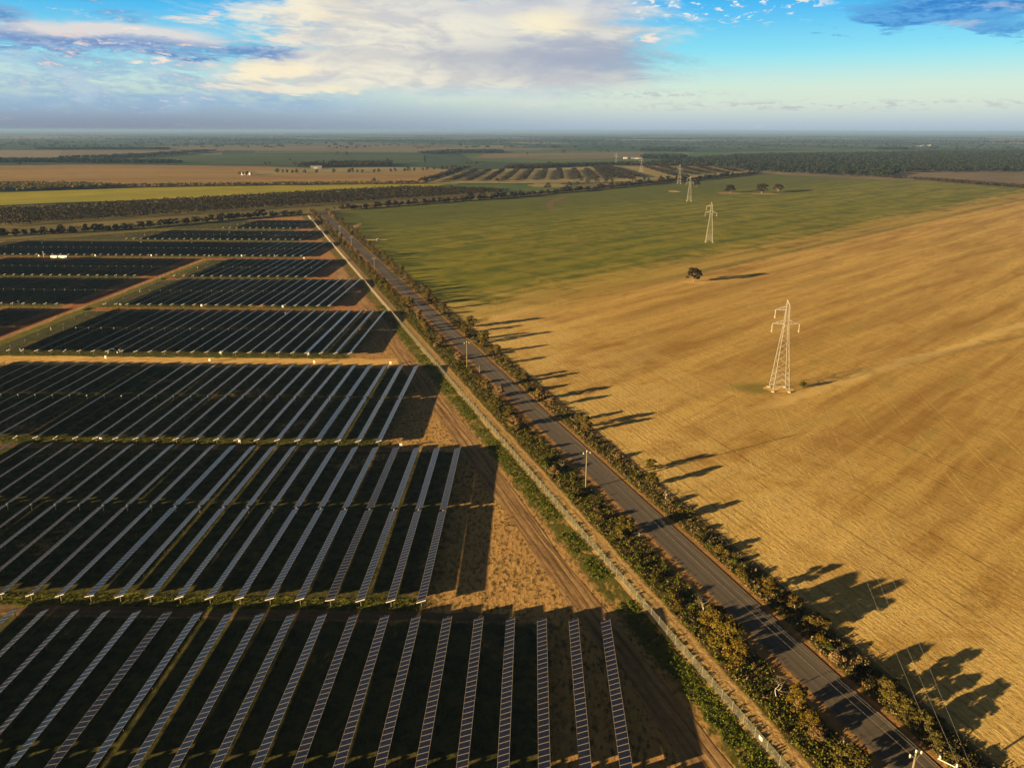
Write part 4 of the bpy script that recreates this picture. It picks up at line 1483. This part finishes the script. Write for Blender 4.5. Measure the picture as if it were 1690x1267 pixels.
# trees singled out in the photograph: foot pixel, height, width, kind, label
key_trees = [
    (1194, 1074, 6.8, 5.6, 'golden', 'tallest golden tree, on the verge left of the road'),
    (1216, 1092, 4.6, 4.6, 'golden', 'broad golden tree touching the right side of the tallest one'),
    (1176, 1044, 5.8, 4.8, 'golden', 'golden tree just behind the tallest one'),
    (1314, 1172, 5.0, 3.2, 'golden', 'bright golden tree right of the sprawling white dead tree'),
    (1336, 1200, 3.2, 3.0, 'golden', 'small golden tree at the foot of the bright golden one'),
    (1405, 1277, 4.0, 5.0, 'olive', 'rounded olive tree on the verge at the bottom edge of the photo'),
    (1033, 880, 4.2, 4.2, 'golden', 'golden tree on the verge, alone above a dark road shadow'),
    (1464, 1150, 3.6, 4.0, 'olive', 'large olive tree on the paddock side, near the bottom right'),
    (1492, 1178, 2.7, 3.6, 'olive', 'olive tree touching the large one at the bottom right'),
    (1520, 1204, 3.3, 3.8, 'olive', 'third olive tree of the bottom right group, nearest the pole'),
    (1536, 1222, 2.4, 3.4, 'olive', 'last olive tree of the bottom right group, next to the pole arm'),
    (1344, 1038, 3.0, 4.6, 'olive', 'rounded olive tree on the paddock side, behind a long shadow'),
    (1302, 998, 2.8, 4.0, 'olive', 'olive tree on the paddock side facing the tallest golden tree'),
    (1424, 1122, 2.4, 3.6, 'dark', 'dark tree on the paddock side just above the large olive tree'),
    (1270, 975, 3.0, 3.2, 'golden', 'low golden tree on the paddock side, above the dark road shadow'),
    (1073, 775, 3.2, 3.0, 'golden', 'golden tree on the paddock side opposite the second power pole'),
    (824, 655, 4.0, 4.0, 'brown', 'reddish brown tree on the verge below the third power pole'),
    (822, 672, 3.2, 3.4, 'olive', 'low dark-leaved tree on the verge near the reddish brown tree'),
    (850, 705, 4.0, 4.4, 'brown', 'wide brown tree on the verge above a broad road shadow'),
    (775, 540, 5.6, 5.6, 'olive', 'wide rounded olive tree on the paddock side above the third pole'),
    (800, 563, 4.8, 4.0, 'olive', 'olive tree on the paddock side, below the wide rounded one'),
    (890, 660, 4.4, 3.8, 'olive', 'olive tree on the paddock side by the bare pale field edge'),
    (865, 630, 3.4, 3.4, 'green', 'green tree on the paddock side just above the bare field edge'),
    (965, 705, 3.8, 3.4, 'olive', 'olive tree on the paddock side, between two long field shadows'),
    (676, 505, 5.0, 5.2, 'golden', 'yellowish rounded tree on the verge level with the fourth block'),
]
TREE['green'] = TREE['olive']
for k, (px_, py_, h_, w_, kd, lab) in enumerate(key_trees):
    x, y = at(px_, py_)
    put_tree('roadside_tree', TREE[kd][k % 3], x, y, (w_ / 4.4 * 1.2, w_ / 4.4 * 1.2, h_ / 5.0), k * 1.7, lab, 'tree', 'trees beside the road')

# bushes and smaller trees that line the road
veg = []
taken = [at(a[0], a[1]) for a in key_trees]
for side, q0, q1 in (('farm', 73.4, 79.4), ('paddock', 92.0, 97.0)):
    r = 62.0
    while r < 955:
        far = r > 420
        if side == 'farm':
            step = RNG.uniform(2.4, 7.6) if not far else RNG.uniform(5.0, 9.5)
        else:
            step = RNG.uniform(2.4, 7.0) if not far else RNG.uniform(4.6, 9.0)
        r += step
        q = RNG.uniform(q0, q1)
        x, y = rq(r, q)
        if min((x - a) ** 2 + (y - b) ** 2 for a, b in taken) < 4.5: continue
        p_tree = 0.10 if r < 230 else (0.30 if r < 420 else 0.62)
        if side == 'farm' and r < 230: p_tree = 0.06
        kind = RNG.choice(['olive', 'green', 'golden', 'brown'], p=[0.46, 0.24, 0.12, 0.18] if r < 330 else [0.60, 0.08, 0.22, 0.10])
        u = RNG.uniform()
        veg.append((r, q, side, u < p_tree, kind, RNG.uniform(), RNG.uniform(0, 6.28)))
cnt = {}
for (r, q, side, is_tree, kind, sz, rz) in veg:
    x, y = rq(r, q)
    where = 'farm side of the road' if side == 'farm' else 'paddock side of the road'
    if is_tree:
        k = ('t', side, kind); cnt[k] = cnt.get(k, 0) + 1
        kd = 'olive' if kind == 'green' else kind
        cl = {'olive': 'olive', 'green': 'dull green', 'golden': 'golden', 'brown': 'brownish'}[kind]
        h_ = 2.0 + 1.9 * sz + (0.6 if r > 300 else 0.0)
        lab = f'small {cl} tree on the {where}, {ordinal(cnt[k])} such from the bottom'
        put_tree('roadside_tree', TREE[kd][int(sz * 2.99)], x, y, ((0.25 + h_ / 5.0) * 0.95, (0.25 + h_ / 5.0) * 0.95, h_ / 5.0), rz, lab, 'tree', 'trees beside the road')
    else:
        k = ('b', side, kind); cnt[k] = cnt.get(k, 0) + 1
        o = link('roadside_bush', BUSH[kind][int(sz * 3.99)], None, (x, y, 0), (0, 0, rz))
        s_ = 0.42 + 1.0 * sz ** 1.5 if side == 'farm' else 0.45 + 1.0 * sz ** 1.5
        o.scale = (s_, s_, s_ * (RNG.uniform(0.75, 1.1) if side == 'farm' else RNG.uniform(0.5, 0.85)))
        tag(o, f'{kind} bush on the {where}, {ordinal(cnt[k])} such from the bottom', 'bush', 'bushes beside the road')
print('veg', len(veg))


def scatter_stuff(name, pts, sizes, heights, per, leaf, mat, label, cat, seed):
    rng = np.random.default_rng(seed)
    n = len(pts)
    c = np.repeat(np.asarray(pts), per, 0)
    s = np.repeat(np.asarray(sizes), per)
    hh = np.repeat(np.asarray(heights), per)
    d = rng.normal(size=(n * per, 3))
    d /= np.linalg.norm(d, axis=1, keepdims=True)
    d[:, 2] = np.abs(d[:, 2])
    off = d * rng.uniform(0.3, 1.0, (n * per, 1))
    P_ = np.stack([c[:, 0] + off[:, 0] * s, c[:, 1] + off[:, 1] * s, 0.03 + off[:, 2] * hh], 1)
    v = leaf_quads(P_, d + np.array([0, 0, 0.3]), leaf, rng)
    o = link(name, mesh_np(name, v, np.full(len(P_), 5), np.arange(len(P_) * 5), mat))
    tag(o, label, cat, None, 'stuff')
    return o


def rq_random(n, r0, r1, q0, q1, bias=1.0):
    r = r0 + (r1 - r0) * RNG.uniform(size=n) ** bias
    q = RNG.uniform(q0, q1, n)
    return np.stack([ROAD.x * r + NORM.x * q, ROAD.y * r + NORM.y * q], 1), r


P_, r_ = rq_random(7000, 55, 560, 72.2, 80.0, 1.7)
k_ = RNG.uniform(size=len(P_))
scatter_stuff('scrub', P_[:2700], 0.35 + 0.5 * k_[:2700], 0.25 + 0.7 * k_[:2700], 9, 0.28, M['leaf_weed'], 'low green scrub covering the verge between fence and road', 'scrub', 1)
scatter_stuff('scrub', P_[2700:5400], 0.35 + 0.6 * k_[2700:5400], 0.2 + 0.6 * k_[2700:5400], 9, 0.28, M['leaf_olive'], 'low olive scrub covering the verge between fence and road', 'scrub', 2)
scatter_stuff('scrub', P_[5400:], 0.3 + 0.5 * k_[5400:], 0.2 + 0.6 * k_[5400:], 8, 0.26, M['leaf_brown'], 'dry brown scrub scattered over the verge', 'scrub', 3)
P_, r_ = rq_random(3800, 55, 560, 91.3, 97.3, 1.7)
k_ = RNG.uniform(size=len(P_))
scatter_stuff('scrub', P_[:1800], 0.3 + 0.5 * k_[:1800], 0.25 + 0.7 * k_[:1800], 9, 0.28, M['leaf_green'], 'low green scrub along the paddock side of the road', 'scrub', 4)
scatter_stuff('scrub', P_[1800:], 0.3 + 0.6 * k_[1800:], 0.3 + 0.8 * k_[1800:], 9, 0.28, M['leaf_brown'], 'dry brown scrub along the paddock side of the road', 'scrub', 5)
# green weeds along the inside of the fence, denser in patches
P_, r_ = rq_random(7500, 60, 420, 62.4, 67.2, 1.5)
keep = (np.sin(r_ * 0.19) + np.sin(r_ * 0.071 + 1.3) + 1.1 * np.sin(r_ * 0.43 + 0.5) > -0.9) & (RNG.uniform(size=len(r_)) < 0.9)
edge = np.clip((P_ @ np.array([NORM.x, NORM.y]) - 62.0) / 3.0, 0, 1)
keep &= RNG.uniform(size=len(r_)) < 0.25 + 0.75 * edge
P_ = P_[keep]
k_ = RNG.uniform(size=len(P_))
scatter_stuff('weeds', P_, 0.2 + 0.35 * k_, 0.08 + 0.4 * k_ ** 2, 8, 0.2, M['leaf_weed'], 'lush green weeds along the inside of the chain link fence', 'weeds', 6)
P_, r_ = rq_random(1500, 60, 520, 67.9, 69.0, 1.4)
k_ = RNG.uniform(size=len(P_))
scatter_stuff('weeds', P_, 0.2 + 0.25 * k_, 0.1 + 0.3 * k_, 7, 0.24, M['leaf_weed'], 'narrow band of green weeds outside the chain link fence', 'weeds', 7)
# grass at the row ends
for gi, (s0_, s1_, t0_, t1_, n_) in enumerate(((-180, -20, 132.4, 136.6, 2600), (-225, -42, 215.2, 220.2, 2600), (-225, -76, 309.8, 314.0, 1600))):
    s = RNG.uniform(s0_, s1_, n_); t = RNG.uniform(t0_, t1_, n_)
    P_ = np.stack([s * ca + t * sa, -s * sa + t * ca], 1)
    k_ = RNG.uniform(size=n_)
    scatter_stuff('grass', P_, 0.15 + 0.25 * k_, 0.06 + 0.18 * k_, 7, 0.17, M['leaf_green'], ('yellow green grass at the near ends of the second block', 'yellow green grass at the near ends of the third block', 'yellow green grass at the near ends of the fourth block')[gi], 'grass', 20 + gi)
# tufts on the bare wedge
n_ = 5000
t = RNG.uniform(95, 300, n_); q = RNG.uniform(20, 66, n_)
P_ = np.stack([NORM.x * q + ROAD.x * t, NORM.y * q + ROAD.y * t], 1)
ss = P_[:, 0] * ca - P_[:, 1] * sa; tt = P_[:, 0] * sa + P_[:, 1] * ca
lim = np.where(tt < 131, 16, np.where(tt < 214, -19, np.where(tt < 300, -43, -60)))
cl = np.sin(P_[:, 0] * 0.31 + 1.0) * np.sin(P_[:, 1] * 0.27) + np.sin(P_[:, 0] * 0.9 + P_[:, 1] * 0.7) * 0.5
keep = (ss > lim + 1.0) & ((q < 55) | (q > 61)) & (cl + RNG.normal(size=n_) * 0.5 > 0.35)
P_ = P_[keep]
k_ = RNG.uniform(size=len(P_))
scatter_stuff('grass', P_, 0.12 + 0.22 * k_, 0.05 + 0.12 * k_, 6, 0.16, M['leaf_weed'], 'sparse grass tufts on the bare wedge beside the panel rows', 'grass', 30)

# ------------------------------------------------------------------ paddock trees
PAD = [tree_meshes(9.0, 10.5, 2600, 0.56, M['leaf_far'], 700 + k, 0.22, 16, 0.35) for k in range(3)]
for k, (px_, py_, h_, w_, lab) in enumerate([(1145, 465.5, 8.8, 10.5, 'lone dark round tree in the tan paddock below the second pylon'), (1205, 318, 11.5, 17, 'dark round tree on the far green paddock, leftmost of three'),
                                             (1257, 319, 14.0, 18, 'tallest dark tree on the far green paddock, middle of three'), (1284, 316, 11.0, 17, 'dark round tree on the far green paddock, rightmost of three'), (1149, 308, 11, 14, 'dark tree right behind the third pylon')]):
    x, y = at(px_, py_)
    put_tree('paddock_tree', PAD[k % 3], x, y, (w_ / 10.5 * 1.08, w_ / 10.5 * 1.08, h_ / 9.0), k * 2.1 + 0.8, lab, 'tree', 'lone trees in the paddock')
# shrub right of the big pylon
x, y = at(1325, 640)
o = link('paddock_bush', bush_mesh(4.6, 3.0, 500, 0.34, M['leaf_olive'], 901), None, (x, y, 0)); o.scale = (0.8, 0.8, 1.0)
tag(o, 'thin olive bush growing at the foot of the largest pylon', 'bush')

# ------------------------------------------------------------------ tree belt, plantation, woods
FAR = [tree_meshes(8.0, 8.5, 260, 1.15, M['leaf_dark'], 800 + k, 0.12, 11, 0.25) for k in range(4)] + [tree_meshes(8.0, 8.0, 260, 1.1, M['leaf_far'], 820 + k, 0.12, 11, 0.25) for k in range(2)]


def along(poly, step, jit):
    out = []
    for a_, b_ in zip(poly[:-1], poly[1:]):
        a_, b_ = Vector(a_), Vector(b_)
        L_ = (b_ - a_).length
        for k in range(max(1, int(L_ / step))):
            p = a_.lerp(b_, (k + 0.5) / max(1, int(L_ / step)))
            out.append((p.x + RNG.normal() * jit, p.y + RNG.normal() * jit))
    return out


i = 0
belt_l = belt[:5]
belt_r = belt[5:]
for nm, poly, step, off in (('left', belt_l, 4.6, (-3.5, 5.5)), ('right', belt_r, 6.6, (-4.0, 6.0))):
    i = 0
    for (x, y) in along(poly, step, 2.5):
        i += 1
        k = RNG.uniform(0.8, 1.3)
        if nm == 'right' and i > 28 and RNG.uniform() < 0.3: k *= 1.45
        u_, v_ = pix(x, y, 4)
        if u_ < -20 or u_ > 1710: continue
        txt = f'dark tree of the belt left of the road end, {ordinal(i)} from the left' if nm == 'left' else f'dark tree of the belt along the green paddock, {ordinal(i)} from the road'
        k *= 0.85
        put_tree('belt_tree', FAR[int(RNG.integers(0, 6))], x + off[0], y + off[1], (k, k, k * RNG.uniform(0.75, 1.0)), RNG.uniform(0, 6), txt, 'tree', 'trees of the belt across the road end')


def clump_cloud(centers, radius, height, per, leaf, rng):
    """trees given as clumps of leaf faces: returns vertices"""
    n = len(centers)
    c = np.repeat(np.asarray(centers), per, 0)
    rr = np.repeat(np.asarray(radius), per)
    hh = np.repeat(np.asarray(height), per)
    d = rng.normal(size=(n * per, 3)); d /= np.linalg.norm(d, axis=1, keepdims=True)
    d[:, 2] = np.where(d[:, 2] < -0.2, -d[:, 2], d[:, 2])
    k = rng.uniform(0.6, 1.05, (n * per, 1))
    P_ = np.stack([c[:, 0] + d[:, 0] * k[:, 0] * rr, c[:, 1] + d[:, 1] * k[:, 0] * rr, hh * 0.5 + d[:, 2] * k[:, 0] * hh * 0.5], 1)
    return leaf_quads(P_, d, leaf, rng)


def stuff_from(name, v, mat, label, cat, group=None, kind='stuff'):
    nq = len(v) // 5
    o = link(name, mesh_np(name, v, np.full(nq, 5), np.arange(nq * 5), mat))
    tag(o, label, cat, group, kind)
    return o


for poly_, off_, lab_ in ((belt_l, (-5.5, 7.5), 'dark undergrowth of the tree belt left of the road end'), (belt_r, (-6.0, 8.0), 'dark undergrowth of the tree belt along the green paddock')):
    pts_ = np.array(along(poly_, 1.5, 3.0)) + np.array(off_)
    rg_ = np.random.default_rng(5)
    v = clump_cloud(pts_, rg_.uniform(1.6, 3.2, len(pts_)), rg_.uniform(2.0, 4.6, len(pts_)), 22, 1.0, rg_)
    stuff_from('undergrowth', v, M['leaf_dark'], lab_, 'undergrowth')

# plantation of parallel hedgerows beyond the belt
b0, b1 = Vector(at(104, 367.5)), Vector(at(681, 328.5))
pd = (b1 - b0).normalized()
pn = Vector((-pd.y, pd.x))
ends = [(838, 317.5), (835, 316.5), (828, 315.7), (822, 315.2), (812, 314.6), (795, 314.0), (778, 313.3), (760, 312.6), (735, 312.0), (712, 311.3), (690, 310.7), (668, 310.2)]
rng = np.random.default_rng(77)
for j, e in enumerate(ends):
    ev = Vector(at(*e))
    base = b0 + pn * (3.0 + j * 15.5)
    Lmax = (ev - base).dot(pd)
    cs = np.arange(-560, Lmax, 2.9)
    pts = np.stack([base.x + pd.x * cs + rng.normal(size=len(cs)) * 0.9, base.y + pd.y * cs + rng.normal(size=len(cs)) * 0.9], 1)
    vis = np.array([-30 < pix(p[0], p[1], 3)[0] < 1710 for p in pts])
    pts = pts[vis]
    if len(pts) < 3: continue
    keep = rng.uniform(size=len(pts)) > 0.06
    pts = pts[keep]
    hh = rng.uniform(4.0, 6.6, len(pts))
    v = clump_cloud(pts, rng.uniform(1.9, 3.0, len(pts)), hh, 24, 1.15, rng)
    stuff_from('hedgerow', v, M['leaf_far'], f'dark hedgerow of the plantation beyond the belt, {ordinal(j + 1)} from its near edge', 'hedgerow', 'hedgerows of the plantation', None)

# striped plantation further out
stripes = [((745.5, 299.5), (785, 283)), ((774, 299.5), (808, 282.5)), ((804, 299.5), (830, 282)), ((833, 298.5), (855, 281)), ((864, 297.5), (877, 281)), ((895, 297.5), (900, 281)), ((926, 297), (923, 281)), ((957, 297), (947, 281)), ((985, 296.5), (968, 281)), ((1014, 295), (984, 277.5)), ((1050, 293.5), (998, 276)),
           ((1116, 292), (1066, 277)), ((1138, 289), (1092, 276.8)), ((1160, 287), (1120, 276.5)), ((1184, 285.5), (1148, 276.2)), ((1210, 284), (1178, 276)), ((1236, 283), (1206, 276))]
for j, (a_, b_) in enumerate(stripes):
    a_, b_ = Vector(at(*a_)), Vector(at(*b_))
    L_ = (b_ - a_).length
    n_ = int(L_ / 3.4)
    f_ = (np.arange(n_) + 0.5) / n_
    d_ = (b_ - a_).normalized(); nn = Vector((-d_.y, d_.x))
    wide = 4.5 if j < 9 else (11 if j in (9, 10) else 7)
    pts = []
    for rep in range(2 if wide < 5 else 4):
        o_ = rng.uniform(-wide, wide, n_)
        pts.append(np.stack([a_.x + (b_.x - a_.x) * f_ + nn.x * o_, a_.y + (b_.y - a_.y) * f_ + nn.y * o_], 1))
    pts = np.concatenate(pts)
    v = clump_cloud(pts, rng.uniform(2.4, 3.6, len(pts)), rng.uniform(5.0, 7.5, len(pts)), 9, 2.0, rng)
    stuff_from('hedgerow', v, M['leaf_dark'], f'dark hedgerow across the pale striped field, {ordinal(j + 1)} from the left', 'hedgerow', 'hedgerows of the striped field', None)


def wood(name, poly_px, n, rad, hgt, per, leaf, label, cat, mat='leaf_dark'):
    poly = [at(*p) for p in poly_px]
    xs = [p[0] for p in poly]; ys = [p[1] for p in poly]
    out = []
    px_poly = poly
    while len(out) < n:
        x = rng.uniform(min(xs), max(xs)); y = rng.uniform(min(ys), max(ys))
        inside = False
        for (x1, y1), (x2, y2) in zip(px_poly, px_poly[1:] + px_poly[:1]):
            if (y1 > y) != (y2 > y) and x < (x2 - x1) * (y - y1) / (y2 - y1) + x1: inside = not inside
        if inside: out.append((x, y))
    pts = np.array(out)
    v = clump_cloud(pts, rng.uniform(0.7, 1.2, n) * rad, rng.uniform(0.7, 1.15, n) * hgt, per, leaf, rng)
    return stuff_from(name, v, M[mat], label, cat)


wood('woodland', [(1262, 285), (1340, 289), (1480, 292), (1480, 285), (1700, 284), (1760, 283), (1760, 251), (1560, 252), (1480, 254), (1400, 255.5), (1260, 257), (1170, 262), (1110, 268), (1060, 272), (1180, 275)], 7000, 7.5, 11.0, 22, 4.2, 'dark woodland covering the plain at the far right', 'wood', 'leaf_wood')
wood('woodland', [(835, 280), (1000, 274), (1180, 275), (1060, 271), (840, 276)], 900, 5.5, 8.5, 20, 3.2, 'dark band of woodland behind the striped field', 'wood')
wood('woodland', [(492, 278.5), (640, 275.5), (648, 270.5), (560, 270), (500, 273)], 320, 6.5, 10.0, 20, 3.4, 'dark wood beside the pale shed beyond the tan field', 'wood')
wood('woodland', [(-60, 316), (60, 315), (110, 313), (215, 309), (110, 305), (-60, 304.5)], 800, 4.0, 6.0, 20, 2.4, 'brown green scrub wood between the tan field and the yellow green crop', 'wood', 'leaf_olive')
wood('woodland', [(215, 309.5), (420, 307), (690, 303.8), (690, 303), (420, 305.5), (215, 308)], 420, 3.6, 5.5, 16, 2.2, 'thin scrub line between the tan field and the yellow green crop', 'wood', 'leaf_olive')
wood('woodland', [(1470, 293.5), (1700, 312.5), (1700, 310.5), (1560, 299), (1400, 290.5)], 340, 4.0, 5.0, 16, 2.4, 'dark scrub line along the right edge of the green paddock', 'wood')
wood('woodland', [(690, 303.5), (726, 293), (750, 284), (770, 279), (778, 277), (760, 283), (735, 293), (712, 299)], 130, 7.0, 9.0, 18, 3.2, 'dark scrub running up the left edge of the striped field', 'wood')
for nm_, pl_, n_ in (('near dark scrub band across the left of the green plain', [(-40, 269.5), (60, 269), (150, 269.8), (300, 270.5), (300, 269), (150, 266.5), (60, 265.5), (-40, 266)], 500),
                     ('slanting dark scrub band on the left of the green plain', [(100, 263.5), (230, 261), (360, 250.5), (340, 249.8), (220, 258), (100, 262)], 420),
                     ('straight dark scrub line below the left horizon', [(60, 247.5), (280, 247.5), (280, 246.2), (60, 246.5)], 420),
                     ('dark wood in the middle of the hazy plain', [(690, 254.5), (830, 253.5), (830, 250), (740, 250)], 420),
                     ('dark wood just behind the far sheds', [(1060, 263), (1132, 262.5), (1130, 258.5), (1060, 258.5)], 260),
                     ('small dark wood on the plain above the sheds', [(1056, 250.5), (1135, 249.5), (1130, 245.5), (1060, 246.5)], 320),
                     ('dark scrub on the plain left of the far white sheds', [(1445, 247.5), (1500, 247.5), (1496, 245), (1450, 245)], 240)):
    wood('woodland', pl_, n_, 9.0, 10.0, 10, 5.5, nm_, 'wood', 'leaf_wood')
# scrub that can no longer be counted near the horizon
n_ = 1300
yy = 1.0 / rng.uniform(1 / 26000., 1 / 4200., n_)
aa = rng.uniform(-0.63, 0.63, n_) * yy
v = clump_cloud(np.stack([aa, yy], 1), rng.uniform(6, 22, n_), rng.uniform(7, 12, n_), 7, 9.0, rng)
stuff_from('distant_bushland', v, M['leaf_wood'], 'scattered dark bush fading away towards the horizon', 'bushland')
n_ = 90
pts = []
for k in range(n_):
    yy = 1.0 / rng.uniform(1 / 30000., 1 / 6500.)
    xx = rng.uniform(-0.62, 0.62) * yy
    L_ = rng.uniform(200, 1500)
    m_ = int(L_ / 16)
    pts.append(np.stack([xx + np.linspace(0, L_, m_), yy + rng.uniform(-0.2, 0.2) * np.linspace(0, L_, m_) + rng.normal(size=m_) * 18], 1))
pts = np.concatenate(pts)
v = clump_cloud(pts, rng.uniform(8, 16, len(pts)), rng.uniform(8, 13, len(pts)), 6, 9.0, rng)
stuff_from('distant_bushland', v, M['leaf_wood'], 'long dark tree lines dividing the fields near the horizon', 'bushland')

# single trees that stand out on the plain
far_px = [(33, 272.5), (458, 286), (467, 286), (474, 285.8), (483, 286), (490, 285.5), (503, 286.5), (523, 286), (551, 286), (576, 285.5), (581, 285), (590, 285.5), (598, 285.5), (618, 285), (625, 284.5), (645, 284), (652, 283.5), (668, 283), (674, 283), (684, 282.5), (698, 282), (705, 281.5), (716, 280.8), (730, 280.3), (737, 280), (746, 279.5), (752, 279),
          (617, 303), (662, 304.5), (445, 273), (438, 273.5), (487, 273), (402, 290), (408, 290.2), (396, 289.5), (557, 256.5), (572, 257), (479, 267), (640, 268), (647, 268.5), (770, 273), (778, 273), (787, 272.5), (795, 271), (906, 272), (957, 250), (870, 256), (990, 252), (1003, 252), (930, 254), (1040, 297), (1063, 299), (1070, 300), (1090, 299), (970, 303), (985, 302), (905, 311), (900, 313), (940, 308), (953, 307), (1000, 303), (1010, 302), (1046, 300), (820, 300.5), (960, 300), (1155, 297), (1165, 296), (1175, 295), (1190, 293), (1200, 292)]
far_px.sort()
for i, (px_, py_) in enumerate(far_px):
    x, y = at(px_, py_)
    k = RNG.uniform(0.85, 1.35) * (1.0 if y < 2500 else 1.5)
    put_tree('plain_tree', FAR[i % 6], x, y, (k * 1.05, k * 1.05, k), RNG.uniform(0, 6), f'tiny dark tree standing on the plain beyond the belt, {ordinal(i + 1)} from the left', 'tree', 'single trees on the plain')


# ------------------------------------------------------------------ farm buildings
def shed(px_, py_, lx, ly, h_, rz, label, roofmat, wallmat):
    x, y = at(px_, py_)
    root = empty('farm_shed', (x, y, 0), rz)
    tag(root, label, 'shed', 'farm sheds on the plain')
    b = MB(); b.box(-lx / 2, lx / 2, -ly / 2, ly / 2, 0, h_); b.build('wall', wallmat, root)
    r_ = MB()
    e = 0.6; t = 0.25; ridge = h_ + ly * 0.16
    for sg in (-1, 1):
        r_.add([(-lx / 2 - e, sg * (ly / 2 + e), h_ + 0.01 - 0.1), (lx / 2 + e, sg * (ly / 2 + e), h_ - 0.09), (lx / 2 + e, 0, ridge), (-lx / 2 - e, 0, ridge),
                (-lx / 2 - e, sg * (ly / 2 + e), h_ + t), (lx / 2 + e, sg * (ly / 2 + e), h_ + t), (lx / 2 + e, 0, ridge + t), (-lx / 2 - e, 0, ridge + t)],
               [(0, 1, 2, 3), (4, 7, 6, 5), (0, 4, 5, 1), (1, 5, 6, 2), (2, 6, 7, 3), (3, 7, 4, 0)])
    r_.build('roof', roofmat, root)
    d = MB(); d.box(-lx * 0.22, lx * 0.12, -ly / 2 - 0.08, -ly / 2 - 0.005, 0.05, h_ * 0.8); d.build('door', M['grey_paint'], root)


shed(1032, 262.5, 12, 10, 5, 0.1, 'small white farm shed, left of the long grey one on the plain', M['tin'], M['grey_paint'])
shed(1051, 262.5, 40, 16, 4.5, 0.05, 'long grey farm shed on the plain behind the striped field', M['dull_tin'], M['dull_tin'])
shed(407, 289, 20, 9, 4.5, -0.1, 'pale shed between two dark trees on the tan field', M['tin'], M['steel'])
shed(522, 278.5, 26, 12, 4.5, 0.2, 'pale roofed shed in front of the dark wood', M['tin'], M['dull_tin'])
shed(1519, 241.5, 40, 20, 6, 0.0, 'bright white far shed near the right horizon, left of two', M['tin'], M['dull_tin'])
shed(1534, 241.3, 26, 18, 6, 0.0, 'bright white far shed near the right horizon, right of two', M['tin'], M['dull_tin'])
# white water tank on the paddock edge
x, y = at(624, 398)
root = empty('water_tank', (x, y, 0)); tag(root, 'small white water tank on the green paddock beside the road trees', 'water tank')
b = MB(); b.lathe([(1.15, 0), (1.15, 0.7), (1.18, 0.75), (1.15, 0.8), (1.15, 1.9)], 20); b.build('tank_body', M['white'], root)
b = MB(); b.lathe([(1.22, 1.902), (1.22, 1.98), (0.3, 2.35), (0.3, 2.42), (0.02, 2.45)], 20); b.build('lid', M['white'], root)

# ------------------------------------------------------------------ air
hz_ = MB()
hz_.box(-75000, 75000, -3500, 75000, -1.6, 100.0)
hm = bpy.data.materials.new('haze')
hm.use_nodes = True
hm.node_tree.nodes.clear()
n = NT(hm.node_tree)
ho = n.node('ShaderNodeOutputMaterial')
pv = n.node('ShaderNodeVolumePrincipled')
pv.inputs['Color'].default_value = (0.19, 0.34, 0.68, 1)
pv.inputs['Density'].default_value = 0.00006
pv.inputs['Anisotropy'].default_value = 0.0
n.t.links.new(pv.outputs[0], ho.inputs['Volume'])
hb = hz_.build('haze', hm)
hb['kind'] = 'stuff'
